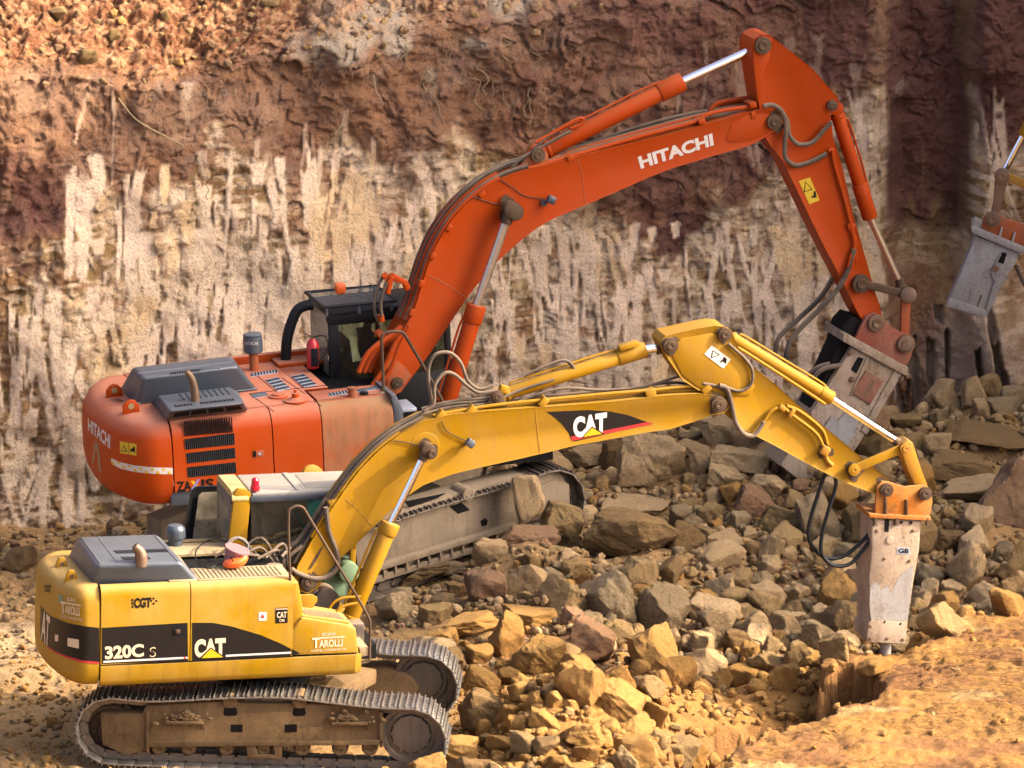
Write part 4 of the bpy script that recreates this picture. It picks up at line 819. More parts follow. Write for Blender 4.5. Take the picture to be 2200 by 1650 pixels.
wl.build('weld_seam', 'orange_worn', bo)
MB().prism(F.pts([(1560, 300), (1572, 268), (1600, 250), (1640, 244), (1668, 250), (1672, 264), (1655, 284), (1620, 300), (1585, 306), (1568, 306)], -bw-.002), .02, .008).build('tip_plate', 'orange', bo)
lettering(F, 'HITACHI', [(1370, 337), (1530, 286), (1534, 312), (1377, 363)], -bw+.010, 'white', bo, .045, off=.006)
m = MB(); 
MB().prism(F.pts([(832, 770), (856, 776), (884, 806), (860, 842), (846, 848), (832, 836)], -bw-.01), .03, .006).build('foot_plate', 'orange_worn', bo)
for k_, (q_, r_) in enumerate((((1663, 262), 20), ((1096, 450), 24), ((854, 822), 15))): stain(F, q_, r_, -bw+.010, bo, k_+20, .008 if k_ != 1 else .06)
# stick
sw = .25
ST = [(1614, 100), (1620, 84), (1636, 74), (1652, 75), (1662, 82), (1704, 114), (1747, 149), (1772, 178), (1800, 209), (1803, 224), (1797, 238), (1784, 245), (1790, 295), (1809, 356), (1835, 469), (1848, 514), (1862, 562), (1877, 618), (1890, 655), (1897, 690), (1888, 704), (1872, 706), (1856, 694), (1838, 662), (1816, 615), (1787, 560), (1763, 514), (1720, 424), (1682, 345), (1660, 318), (1642, 292), (1636, 262), (1632, 230), (1624, 180), (1616, 130)]
sto = MB().prism(F.pts(ST, -sw), 2*sw, 0, .022, .010).build('stick', 'orange', oe)
mm_ = MB(); mm_.prism(F.pts([(1617, 96), (1640, 76), (1658, 84), (1655, 120), (1640, 160), (1636, 215), (1628, 218), (1620, 150)], -sw-.012), .03, .006); mm_.build('end_plate', 'orange', sto)
for q, r in (((1638, 97), .12), ((1787, 226), .075), ((1848, 608), .13), ((1881, 692), .12), ((1663, 261), .11)):
    m = MB(); pinboss(m, F.p(*q, -sw-.06 if q[0] == 1663 else -sw-.01), r, .09 if q[0] == 1848 else .06, 0); m.build('pivot_pin', 'grease', sto)
mark(F, [(1716, 389), (1740, 381), (1761, 430), (1739, 439)], -sw+.010, 'decal_yellow', sto, 'warning_sticker', off=.004)
mark(F, [(1730, 389), (1746, 407), (1727, 413)], -sw+.010, 'decal_black', sto, 'warning_symbol', off=.007); mark(F, [(1731, 392), (1743, 406), (1729, 411)], -sw+.010, 'decal_yellow', sto, 'warning_symbol', off=.009); mark(F, [(1748, 411), (1752, 410), (1755, 424), (1749, 425), (1743, 425), (1744, 421), (1748, 421)], -sw+.010, 'decal_black', sto, 'warning_symbol', off=.007)
cylinder(oe, 'stick_cylinder', F, (1155, 331), (1462, 177), .118, (1638, 97), .060, 0, 'orange', cap=.34)
cylinder(oe, 'bucket_cylinder', F, (1794, 232), (1868, 464), .095, (1938, 622), .052, 0, 'orange', rod='brass', cap=.5)
for sy in (-.50, .50): cylinder(oe, 'boom_cylinder', F, (949, 905), (1023, 660), .118, (1096, 449), .062, sy, 'orange', rod='brass', cap=.22)
lk = MB()
for sy in (-.34, .28):
    lk = MB(); lk.prism(F.pts(offs([(1848, 608), (1952, 634)], 8)+offs([(1848, 608), (1952, 634)], -9)[::-1], sy), .06, .015); lk.build('tipping_link', 'grease', oe)
for sy in (-.30, .20):
    l2 = MB(); l2.prism(F.pts([(1938, 640), (1942, 625), (1956, 625), (1958, 640), (1955, 700), (1953, 740), (1934, 738), (1936, 700)], sy), .08, .015); l2.build('pusher_link', 'orange_worn', oe)
for q, yy in (((1952, 634), -.36), ((1945, 738), -.36)): m = MB(); m.cyl(F.p(*q, yy-.06), F.p(*q, -yy), .115, 22, bev=.015); m.build('linkage_pin', 'pin', oe)
bk = MB(); hw = .34
bk.prism(F.pts([(1832, 745), (1940, 800), (1912, 850), (1862, 930), (1810, 1012), (1768, 1072), (1676, 1000), (1700, 962), (1742, 888), (1790, 812)], -hw), 2*hw, .03)
bk.prism(F.pts([(1742, 880), (1760, 930), (1800, 925), (1850, 905), (1862, 893), (1790, 1000), (1750, 985)], -hw-.03), .04, .01); bk.prism(F.pts([(1862, 770), (1868, 762), (1872, 765), (1830, 850), (1826, 848)], -hw-.02), .03, .004)
bk.prism(F.pts([(1925, 790), (1940, 800), (1862, 935), (1850, 925)], -hw-.025), .05, .008)
bko = bk.build('rock_breaker', 'breaker_grey', oe)
bb = MB()
for sy in (-hw, hw-.07): bb.prism(F.pts([(1838, 728), (1850, 700), (1862, 680), (1880, 672), (1898, 684), (1915, 702), (1938, 715), (1958, 722), (1965, 738), (1958, 768), (1942, 798), (1900, 772)], sy), .07, .015)
bb.build('mounting_bracket', 'breaker_red', bko)
fl = MB(); fl.prism(F.pts([(1814, 718), (1818, 716), (1952, 790), (1952, 808), (1942, 806), (1812, 734)], -hw-.06), 2*hw+.12, .01); fl.box(F.p(1880, 735, .05), (.5, .4, .3)); fl.build('bracket_flange', 'breaker_grey', bko)
MB().prism(F.pts([(1862, 797), (1899, 819), (1870, 869), (1830, 844)], -hw-.03), .04, .006).build('name_plate', 'breaker_red', bko)
for q in range(4): mark(F, [(1873-5.5*q, 815+9*q), (1882-5.5*q, 820+9*q), (1879-5.5*q, 826+9*q), (1870-5.5*q, 821+9*q)], -hw-.03, 'pin', bko, 'worn_letter', off=.004)
for q, r in (((1881, 692), .12), ((1945, 738), .13)): m = MB(); pinboss(m, F.p(*q, -hw-.005), r, .08, 0); m.build('bracket_pin', 'pin', bko)
m = MB(); m.prism(F.pts([(1843, 767), (1856, 770), (1840, 803), (1828, 794)], -hw-.004), .02, 0); m.build('housing_slot', 'dark', bko)
for q in ((1830, 815), (1935, 812), (1949, 806), (1826, 758)): m = MB(); m.sweep_axis(F.p(*q, -hw), -YV, [(0, .045), (.03, .04), (.03, .025), (.05, .02)], 14); m.build('bolt', 'pin', bko)
mark(F, [(1842, 900), (1822, 880), (1800, 905), (1790, 890), (1770, 920), (1748, 925), (1735, 940), (1760, 990), (1790, 1000), (1815, 965), (1838, 930)], -hw-.03, 'breaker_pale', bko, 'scraped_patch', off=.004)
pl_ = MB(); pl_.prism([F.p(a, b, -hw+.1) for a, b in ((1812, 700), (1830, 680), (1858, 688), (1836, 740), (1800, 800), (1770, 850), (1745, 885), (1740, 880), (1775, 800), (1800, 745))], .5, .02); pl_.build('back_guard', 'dark', bko)
hs = MB(); px_tube(hs, F, [(1835, 535), (1822, 580), (1800, 620), (1760, 665), (1720, 705), (1695, 740), (1688, 778)], -sw-.05, .038); px_tube(hs, F, [(1790, 596), (1762, 640), (1710, 690), (1674, 725), (1665, 760)], sw, .038); px_tube(hs, F, [(1735, 805), (1760, 788), (1795, 780), (1820, 778)], -.2, .036); px_tube(hs, F, [(1740, 820), (1765, 795), (1800, 786), (1820, 790)], -.3, .036); hs.build('breaker_hose', 'hose', oe)
hs = MB(); px_tube(hs, F, [(1640, 228), (1660, 226), (1680, 240), (1689, 268), (1686, 310), (1688, 340), (1708, 355), (1735, 350), (1762, 338), (1776, 330)], [-bw-.05]*3+[-bw-.06]*3+[-sw-.04]*4, .034); px_tube(hs, F, [(1676, 236), (1692, 262), (1696, 290), (1715, 310), (1745, 306), (1770, 280), (1786, 262)], -sw-.08, .032); hs.build('stick_hose', 'hose', oe)
pp = MB(); px_tube(pp, F, [(1780, 325), (1788, 322), (1792, 350), (1815, 430), (1832, 500), (1835, 530), (1828, 560)], -sw-.03, .026); px_tube(pp, F, [(1822, 480), (1838, 520), (1838, 560)], -sw-.02, .03); pp.box(F.p(1829, 486, -sw-.02), (.12, .06, .07), bev=.01); pp.box(F.p(1828, 560, -sw-.04), (.09, .08, .22), ry=.3, bev=.02); pp.build('steel_pipe', 'orange', sto)
TE = [(834, 770), (878, 690), (894, 655), (907, 611), (920, 570), (936, 530), (953, 500), (973, 470), (1000, 440), (1020, 422), (1045, 402), (1075, 385), (1105, 373), (1136, 364)]
hz = MB()
for d, y in ((8, -.22), (20, -.02), (27, .16)): px_tube(hz, F, offs(TE[1:], d), y, .028, 3, 8)
px_tube(hz, F, offs(TE[8:], 24)+[(1150, 318), (1172, 296), (1200, 282)], -.1, .022, 4); px_tube(hz, F, [(1100, 360), (1120, 340), (1160, 318), (1210, 290), (1228, 282)], -.2, .022, 4)
px_tube(hz, F, [(1140, 360), (1220, 332), (1320, 304), (1420, 278), (1520, 252), (1600, 238)], -.14, .026); px_tube(hz, F, [(1160, 344), (1260, 310), (1380, 270), (1480, 245), (1600, 226)], .12, .026); px_tube(hz, F, [(1180, 340), (1280, 308), (1380, 280), (1500, 248), (1610, 230)], -.02, .026)
px_tube(hz, F, [(818, 700), (805, 670), (806, 640), (814, 612), (822, 596)], -.35, .024); px_tube(hz, F, [(820, 680), (818, 650), (824, 624), (832, 608)], -.42, .024); hz.build('boom_hose', 'hose', oe)
pz_ = MB()
for d, y in ((14, -.12), (4, -.24), (22, .06)): px_tube(pz_, F, offs(TE[1:12], d), y, .032, 4, 8)
px_tube(pz_, F, [(1135, 362), (1200, 343), (1300, 314), (1400, 286), (1490, 262), (1520, 246), (1560, 236), (1625, 228)], -.23, .032, 4); px_tube(pz_, F, [(1150, 352), (1260, 316), (1360, 288), (1500, 250), (1530, 240)], -.04, .026, 4); px_tube(pz_, F, [(1525, 236), (1545, 220), (1590, 212), (1620, 208)], .1, .03, 4); px_tube(pz_, F, [(1525, 242), (1548, 226), (1592, 219), (1620, 216)], .2, .026, 4)
px_tube(pz_, F, [(1150, 306), (1190, 284), (1235, 258), (1250, 254), (1252, 262), (1240, 270), (1225, 276)], -.10, .024, 4)
for o_ in (0, 12, 24): px_tube(pz_, F, [(862+o_, 700), (838+o_*.9, 722), (806+o_, 744), (786+o_, 765), (770+o_, 800)], -.36+o_*.01, .036, 4)
px_tube(pz_, F, [(870, 712), (848, 740), (826, 790), (800, 828)], -.40, .036, 4); px_tube(pz_, F, [(880, 700), (860, 740), (836, 800), (812, 830)], -.42, .03, 4)
for a, b in (((822, 596), (832, 590)), ((834, 608), (842, 594)), ((820, 690), (818, 676)), ((832, 630), (838, 604))): pz_.cyl(F.p(*a, -.38), F.p(*b, -.38), .045, 10)
pz_.prism(F.pts([(834, 596), (846, 588), (876, 604), (884, 620), (872, 626), (868, 612), (846, 604)], -.36), .12, .01)
for q, a in (((1030, 414), -.6), ((960, 486), -.9), ((925, 546), -1.1), ((900, 606), -1.2), ((880, 668), -1.1), ((840, 742), -.9), ((816, 718), -.4), ((1220, 336), -.3), ((1502, 258), -.3), ((1612, 222), -.2), ((1612, 244), 1.5)): pz_.box(F.p(*q, -.18), (.10, .28, .07), ry=a, bev=.012)
pz_.build('steel_pipe', 'orange', oe)
cb = MB()
for sy in (-.20, .13): cb.prism([F.p(a, b, sy) for a, b in ((1096, 378), (1128, 345), (1145, 322), (1162, 318), (1176, 330), (1180, 356), (1160, 362))], .06, .01)
cb.build('cylinder_bracket', 'orange_worn', bo); cb = MB(); pinboss(cb, F.p(1155, 332, -.22), .10, .06, 0); cb.build('bracket_pin', 'grease', bo)
handrail(oe, [F.p(a, b, -W+.28) for a, b in ((824, 852), (823, 800), (820, 730), (826, 716), (850, 712), (866, 716), (882, 740), (920, 805), (950, 860), (975, 905))], .022)
MB().sweep_axis(F.p(824, 848, -W+.28), Z, [(0, .06), (.03, .06), (.05, .03)], 12).build('rail_foot', 'tread', oe)
# side grille and marks
gl = MB()
for k in range(22):
    x = 396+k*4.75; gl.prism([F.p(x, 905-(k*.42), -W+.02), F.p(x+2.4, 905-(k*.42), -W+.02), F.p(x+4.6, 937-k*.42, -W-.003), F.p(x+2.2, 937-k*.42, -W-.003)], .02, 0)
gl.build('grille_slot', 'dark', d1)
for (a, b, c, d) in (((397, 944), (503, 931), (504, 955), (399, 966)), ((400, 974), (504, 962), (506, 984), (402, 996)), ((402, 1004), (506, 993), (508, 1016), (404, 1026))):
    m = MB(); m.prism(F.pts((a, b, c, d), -W-.004), .02, 0); g = m.build('grille_window', 'dark', d1); mh = MB()
    for k in range(26):
        t = k/25; p = F.p(a[0]*(1-t)+b[0]*t, a[1]*(1-t)+b[1]*t, -W-.006); q = F.p(d[0]*(1-t)+c[0]*t, d[1]*(1-t)+c[1]*t, -W-.006); mh.sweep([p, q], .0025, 4)
    mh.build('mesh_screen', 'hood', g)
lettering(F, 'ZA', [(379, 1035), (411, 1033), (412, 1055), (380, 1057)], -W, 'decal_black', d1, .04); lettering(F, 'IS 350', [(432, 1030), (530, 1021), (530, 1042), (432, 1052)], -W, 'decal_black', d1, .04)
mark(F, [(409, 1033), (417, 1033), (432, 1052), (424, 1054)], -W, 'tri_yellow', d1, 'lettering', off=.004); mark(F, [(424, 1030), (430, 1029), (414, 1056), (408, 1056)], -W, 'blueish', d1, 'lettering', off=.006)
m = MB(); m.box(F.p(556, 975, -W), (.15, .01, .09), bev=.003); m.build('door_latch', 'orange_worn', d1); MB().box(F.p(547, 975, -W-.006), (.04, .01, .08)).build('latch_slot', 'dark', d1); MB().cyl(F.p(558, 975, -W-.012), F.p(558, 975, -W), .02, 12).build('latch_button', 'grip', d1)
S = bvh(cw)
def om(poly, mat, off=.004, name='decal'): return mark(F, poly, -W, mat, cw, name, S, off)
lettering(F, 'HITACHI', [(190, 898), (238, 935), (237, 965), (190, 925)], -W, 'white', cw, .03, 'lettering', S, .006)
om([(204, 948), (208, 950), (204, 985), (199, 998), (197, 996), (201, 980)], 'tread', name='paint_mark'); om([(209, 950), (215, 978), (217, 1014), (213, 1014), (211, 980), (206, 955)], 'tread', name='paint_mark')
om([(258, 948), (294, 954), (293, 979), (258, 973)], 'decal_yellow', .004, 'warning_sticker'); om([(267, 956), (275, 971), (260, 969)], 'decal_black', .007, 'warning_symbol'); om([(267, 959), (272, 969), (262, 967)], 'decal_yellow', .009, 'warning_symbol'); om([(277, 951), (278, 951), (278, 976), (277, 976)], 'decal_black', .007, 'warning_symbol'); om([(280, 966), (286, 962), (290, 958), (291, 973), (287, 970), (281, 970)], 'decal_black', .007, 'warning_symbol')
om([(239, 984), (260, 993), (290, 1000), (330, 1004), (371, 1005), (371, 1019), (330, 1018), (290, 1014), (260, 1007), (240, 997)], 'white', .004, 'reflective_strip')
for k in range(11):
    t0, t1 = k/11, (k+.5)/11; f = lambda t: (239+132*t, 984+21*math.sin(min(1, t*1.5)*math.pi/2)); a, b = f(t0), f(t1)
    om([(a[0], a[1]+(1 if k % 2 else 7)), (b[0], b[1]+(1 if k % 2 else 7)), (b[0]+2, b[1]+(6 if k % 2 else 13)), (a[0]+2, a[1]+(6 if k % 2 else 13))], 'tri_yellow', .008, 'strip_check')
c = F.pz(252, 862, zt-.01); m = MB(); m.box(c, (.12, .22, .02), rz=.3); m.build('grip_pad', 'hood', cw)
# undercarriage
und = MB()
und.prism([OU.p(a, b, -1.5) for a, b in ((760, 1150), (830, 1105), (900, 1085), (1000, 1055), (1110, 1025), (1200, 1010), (1222, 1045), (1222, 1100), (1110, 1128), (1000, 1164), (840, 1212), (770, 1232))], .45, .015)
und.prism([OU.p(a, b, 1.1) for a, b in ((345, 1120), (420, 1090), (700, 1010), (1050, 960), (1050, 1050), (700, 1120), (420, 1190), (350, 1200))], .45, .015)
und.box((0, 0, .75), (1.6, 2.4, .4), bev=.05); fr_ = und.build('track_frame', 'frame_grey', oe, ux)
sp = MB()
for d, h in ((0, 10),): sp.prism([OU.p(a, b, -1.6) for a, b in ((780, 1222), (840, 1206), (1000, 1158), (1110, 1124), (1112, 1134), (1000, 1170), (840, 1220), (782, 1236))], .25, .01)
sp.prism([OU.p(a, b, -1.56) for a, b in ((790, 1245), (1100, 1150), (1104, 1162), (792, 1258))], .08, .008)
for k in range(13):
    t = k/12; a = (800+290*t, 1232-90*t); sp.prism([OU.p(x, y, -1.58) for x, y in ((a[0], a[1]-8), (a[0]+4, a[1]-9), (a[0]+5, a[1]+16), (a[0]+1, a[1]+17))], .10, .004)
sp.prism([OU.p(a, b, -1.54) for a, b in ((1120, 1060), (1190, 1032), (1224, 1040), (1226, 1092), (1130, 1118))], .05, .02)
sp.build('frame_guard', 'frame_grey', fr_, ux)
hl = MB()
for q in ([(966, 1088), (992, 1080), (1010, 1096), (984, 1104)], [(1032, 1120), (1042, 1113), (1048, 1118), (1046, 1128), (1036, 1131)], [(870, 1078), (958, 1060), (940, 1070), (880, 1090)]): hl.prism([OU.p(a, b, -1.506) for a, b in q], .02, 0)
hl.build('frame_opening', 'dark', fr_, ux)
for q in ((1008, 1063),): m = MB(); m.sweep_axis(OU.p(*q, -1.6), YV, [(0, .03), (-.005, .07), (0, .09), (.05, .095), (.35, .095)], 22); m.build('carrier_roller', 'frame_grey', fr_, ux)
for q in ((820, 1236), (885, 1215), (952, 1190)): m = MB(); m.sweep_axis(OU.p(*q, -1.5), YV, [(0, .03), (-.02, .05), (-.02, .09), (.03, .12), (.30, .12)], 18); m.build('track_roller', 'frame_grey', fr_, ux)
for sd in (-1, 1):
    disc_wheel('drive_sprocket', (-1.98, sd*1.3, .55), .38, .12, 'grease', fr_, ux, .5, 19); disc_wheel('idler_wheel', (1.98, sd*1.3, .55), .42, .22, 'tracksteel', fr_, ux, .6)
    track(oe, ux, sd*1.32, .60, -1.98, 2.0, .53, .53, .50, .50, 48, [(1.5, .99), (.8, 1.02), (0, 1.04), (-.8, 1.02), (-1.4, 1.0)], 'tracksteel', .03)
# fire extinguisher on the deck beside the cab
fx_ = empty('fire_extinguisher', OB.M @ F.pz(672, 791, zt+.04)); tag(fx_, 'red fire extinguisher standing against the back of the orange excavator cab', 'fire extinguisher')
MB().sweep_axis(Vector((0, 0, 0)), Z, [(0, .07), (.02, .085), (.34, .085), (.39, .06), (.42, .03)], 22).build('cylinder', 'red', fx_)
m = MB(); m.sweep_axis(Vector((0, 0, .41)), Z, [(0, .028), (.04, .028)], 12); m.box((-.06, 0, .47), (.15, .02, .015), ry=.35); m.box((-.05, 0, .445), (.12, .02, .012), ry=-.15); m.build('valve', 'pin', fx_)
MB().tube([(.02, -.02, .45), (.16, -.02, .46), (.22, -.03, .34), (.16, -.05, .2), (.07, -.09, .1)], .011).build('hose', 'black', fx_); m = MB(); m.box((.03, -.08, .17), (.10, .03, .26), bev=.01); m.build('holder', 'black', fx_)
# operator in the orange cab
def skin_body(name, V, E, Rr, mat, parent, root=0, sub=1):
    me = bpy.data.meshes.new(name); me.from_pydata(V, E, []); o = bpy.data.objects.new(name, me); COL.objects.link(o)
    md = o.modifiers.new('s', 'SKIN'); sd = me.skin_vertices[0].data
    for i, r in enumerate(Rr): sd[i].radius = (r, r) if isinstance(r, float) else r
    sd[root].use_root = True; ms = o.modifiers.new('u', 'SUBSURF'); ms.levels = ms.render_levels = sub+1
    dg = bpy.context.evaluated_depsgraph_get(); m2 = bpy.data.meshes.new_from_object(o.evaluated_get(dg)); bpy.data.objects.remove(o)
    for p in m2.polygons: p.use_smooth = True
    m2.name = name; return link(name, m2, mat, parent)
pe = empty('person', OB.M @ Vector((pl+.66, .95, zc0+.70))); pe.rotation_euler = (0, 0, R_(17)); tag(pe, 'machine operator in dark jacket and orange brown helmet seated inside the orange excavator cab', 'person')
V = [(0, 0, .05), (-.02, 0, .30), (-.02, 0, .52), (-.0, 0, .60), (.02, 0, .66), (.03, 0, .78), (-.01, -.19, .50), (.06, -.27, .27), (.32, -.22, .22), (.40, -.20, .22), (-.01, .19, .50), (.06, .27, .27), (.32, .22, .22), (.40, .20, .22), (.08, -.1, .04), (.46, -.13, .07), (.52, -.13, -.36), (.62, -.13, -.40), (.08, .1, .04), (.46, .13, .07), (.52, .13, -.36), (.62, .13, -.40)]
E = [(0, 1), (1, 2), (2, 3), (3, 4), (4, 5), (2, 6), (6, 7), (7, 8), (8, 9), (2, 10), (10, 11), (11, 12), (12, 13), (0, 14), (14, 15), (15, 16), (16, 17), (0, 18), (18, 19), (19, 20), (20, 21)]
Rr = [(.16, .13), (.17, .125), (.15, .11), .062, .06, .10, .085, .062, .048, .036, .085, .062, .048, .036, .10, .085, .065, .045, .10, .085, .065, .045]
bd = skin_body('body', V, E, Rr, 'cloth', pe)
hm2 = MB(); q = bmesh.ops.create_icosphere(hm2.bm, subdivisions=3, radius=1); bmesh.ops.transform(hm2.bm, matrix=Matrix.Translation((.045, 0, .765)) @ Matrix.Diagonal((.098, .08, .122, 1)), verts=q['verts'])
hm2.box((.145, 0, .755), (.03, .025, .04), bev=.01); hm2.box((.125, 0, .70), (.04, .05, .03), bev=.01)
for s in (-1, 1): hm2.box((.04, s*.082, .76), (.035, .015, .055), bev=.006)
hm2.build('head', 'skin', pe); hm2 = MB(); q = bmesh.ops.create_icosphere(hm2.bm, subdivisions=3, radius=1)
for v in q['verts']:
    if v.co.z < 0: v.co.z *= .08
bmesh.ops.transform(hm2.bm, matrix=Matrix.Translation((.035, 0, .80)) @ Matrix.Rotation(.08, 4, 'Y') @ Matrix.Diagonal((.14, .115, .115, 1)), verts=q['verts']); hm2.box((.16, 0, .795), (.08, .15, .012), bev=.005); hm2.build('helmet', 'helmet', pe)
for s in (-1, 1):
    m = MB(); w = Vector((.42, s*.20, .22)); m.box(w+Vector((.02, 0, 0)), (.08, .035, .08), bev=.014)
    for k in range(4): L_ = (.07, .08, .075, .06)[k]; p = w+Vector((.055, 0, .028-.019*k)); m.tube([p, p+Vector((L_*.5, -s*.012, -.005)), p+Vector((L_*.8, -s*.03, -.02)), p+Vector((L_*.75, -s*.05, -.03))], .009, 3, 6)
    m.tube([w+Vector((0, -s*.02, .03)), w+Vector((.04, -s*.045, .04)), w+Vector((.07, -s*.05, .02))], .011, 3, 6); m.build('hand', 'skin', pe)
MB().box((.11, -.085, .40), (.02, .03, .10), ry=.2, bev=.004).build('jacket_badge', 'beacon_orange', pe)
# bucket, cloth and cable left on the yellow deck
F = YB; ztY = F.p(400, 1254, -1.3).z+.02
bq = F.pz(498, 1215, ztY); bk_ = empty('bucket', YB.M @ bq); bk_.rotation_euler = (.15, .3, .3); tag(bk_, 'dusty pink plastic bucket tipped on the deck behind the yellow excavator cab', 'bucket')
MB().sweep_axis(Vector((0, 0, 0)), Z, [(0, .10), (.02, .11), (.2, .145), (.21, .16), (.23, .16), (.23, .15)], 24).build('pail', 'pink', bk_); MB().tube([(.15, 0, .21), (.1, .02, .33), (-.02, .02, .37), (-.12, .02, .32), (-.15, 0, .21)], .005, 4, 6).build('handle', 'grip', bk_)
c = YB.M @ F.pz(503, 1221, ztY+.0); m = MB(); m.sweep(catmull([c+Vector((-.12, 0, .05)), c+Vector((-.04, -.05, .07)), c+Vector((.08, -.04, .09)), c+Vector((.15, .02, .14))], 4), [.03, .05, .055, .06, .06, .065, .06, .06, .055, .05, .05, .04, .03], 8); tag(m.build('rag', 'beacon_orange'), 'crumpled bright red rag lying beside the pink bucket', 'rag')
m = MB(); m.tube([YB.M @ F.pz(a, b, ztY+h) for a, b, h in ((500, 1205, .15), (484, 1165, .12), (462, 1158, .1), (438, 1166, .03), (422, 1182, .02), (421, 1200, .02), (432, 1216, .02), (450, 1220, .02), (478, 1209, .05))], .009, 5, 6); tag(m.build('cable', 'black'), 'thin black cable looped on the yellow excavator deck behind the bucket', 'cable')
# ------------------------------------------------------------------ THIRD EXCAVATOR (only its breaker end shows)
T3 = Fr((22.5, 11.6, -.1), 180-6, 0); F = T3; te = empty('excavator', None, T3.M); tag(te, 'excavator mostly beyond the right edge with pale breaker before the dark rock corner', 'excavator')
# its right-hand side faces away from the camera, so the near face lies at +y
def P3(L, y): return [F.p(a, b, y) for a, b in L]
hw = .28
bk = MB(); bk.prism(P3([(2096, 506), (2192, 543), (2172, 584), (2150, 620), (2119, 681), (2076, 676), (2032, 658), (2062, 590)], hw), -2*hw, .03)
bk.prism(P3([(2150, 545), (2186, 556), (2166, 592), (2148, 612), (2140, 645), (2122, 672), (2118, 664), (2136, 604), (2128, 584)], hw+.03), -.05, .01); bk.prism(P3([(2040, 640), (2124, 668), (2119, 682), (2033, 659)], hw+.02), -.04, .01)
bko = bk.build('rock_breaker', 'breaker_pale', te)
bb = MB()
for sy in (hw, -hw+.06): bb.prism(P3([(2105, 500), (2112, 470), (2122, 456), (2140, 456), (2162, 470), (2200, 481), (2232, 484), (2240, 500), (2230, 540), (2196, 528), (2150, 512)], sy), -.06, .015)
bb.build('mounting_bracket', 'orange_worn', bko); fl = MB(); fl.prism(P3([(2086, 490), (2092, 486), (2196, 530), (2236, 545), (2232, 553), (2192, 544), (2088, 501)], hw+.06), -2*hw-.12, .01); fl.box(F.p(2160, 500, 0), (.5, .3, .25)); fl.build('bracket_flange', 'breaker_pale', bko)
m = MB()
for q in ((2149, 510), (2177, 520)): m.prism(P3([(q[0]+2, q[1]-22), (q[0]+6, q[1]-20), (q[0], q[1]+4), (q[0]-5, q[1]+2)], hw+.03), -.04, .004)
m.build('gusset', 'breaker_pale', bko); m = MB(); m.prism(P3([(2154, 542), (2163, 545), (2156, 567), (2144, 563)], hw+.036), -.02, 0); m.build('housing_slot', 'dark', bko)
for q in range(6): mark(F, [(2107-2*q, 634+5.5*q), (2110-2*q, 635+5.5*q), (2108.6-2*q, 638.6+5.5*q), (2105.6-2*q, 637.6+5.5*q)], hw, 'decal_black', bko, 'worn_letter', off=-.006)
for q, r, d in (((2133, 470), .11, hw), ((2153, 377), .11, .24), ((2233, 500), .10, hw)): m = MB(); pinboss(m, F.p(*q, d), r, .10, 0, 1); m.build('bracket_pin', 'pin', bko)
m = MB(); m.sweep_axis(F.p(2138, 577, hw+.02), YV, [(0, .05), (.03, .045), (.03, .025)], 14); m.build('bolt', 'pin', bko)
for sy in (.24, -.20): m = MB(); m.prism(P3([(2138, 372), (2148, 362), (2160, 366), (2166, 384), (2152, 440), (2140, 474), (2126, 472), (2134, 430)], sy), -.06, .012); m.build('pusher_link', 'pin', te)
for sy in (.30, -.26): m = MB(); m.prism(P3(offs([(2153, 375), (2300, 440)], 9)+offs([(2153, 375), (2300, 440)], -9)[::-1], sy), -.05, .012); m.build('tipping_link', 'yellow_worn', te)
m = MB(); m.cyl(F.p(2153, 377, 0), F.p(2198, 292, 0), .05, 20); rod = m.build('rod', 'chrome', te); m = MB(); m.cyl(F.p(2198, 292, 0), F.p(2300, 110, 0), .09, 24, bev=.01); m.build('bucket_cylinder', 'yellow', te)
m = MB(); m.prism(P3([(2225, 505), (2240, 478), (2300, 405), (2380, 190), (2330, 60), (2360, -10), (2420, -30), (2500, 60), (2440, 260), (2330, 460), (2260, 520)], .2), -.4, .01); m.build('stick', 'yellow', te)
m = MB(); m.prism(P3([(2440, 60), (2420, 20), (2450, -10), (2750, 60), (2960, 260), (3100, 560), (3120, 780), (3060, 800), (2980, 640), (2860, 380), (2700, 220)], .24), -.48, .01); m.build('boom', 'yellow', te)
m = MB(); m.box((-1.2, 0, 1.75), (3.6, 2.6, 1.1), bev=.15); m.box((.5, -.8, 2.3), (1.5, .9, 1.5), bev=.08); m.box((0, 1.1, .45), (4.2, .6, .85), bev=.3); m.box((0, -1.1, .45), (4.2, .6, .85), bev=.3); m.box((0, 0, .8), (1.4, 1.8, .6), bev=.1); m.build('body', 'yellow_body', te)
m = MB(); m.tube(P3([(2182, 570), (2196, 600), (2215, 625), (2260, 600), (2290, 520)], .1), .03); m.tube(P3([(2178, 576), (2192, 604), (2212, 635), (2262, 610), (2300, 520)], 0), .03); m.build('breaker_hose', 'hose', te)
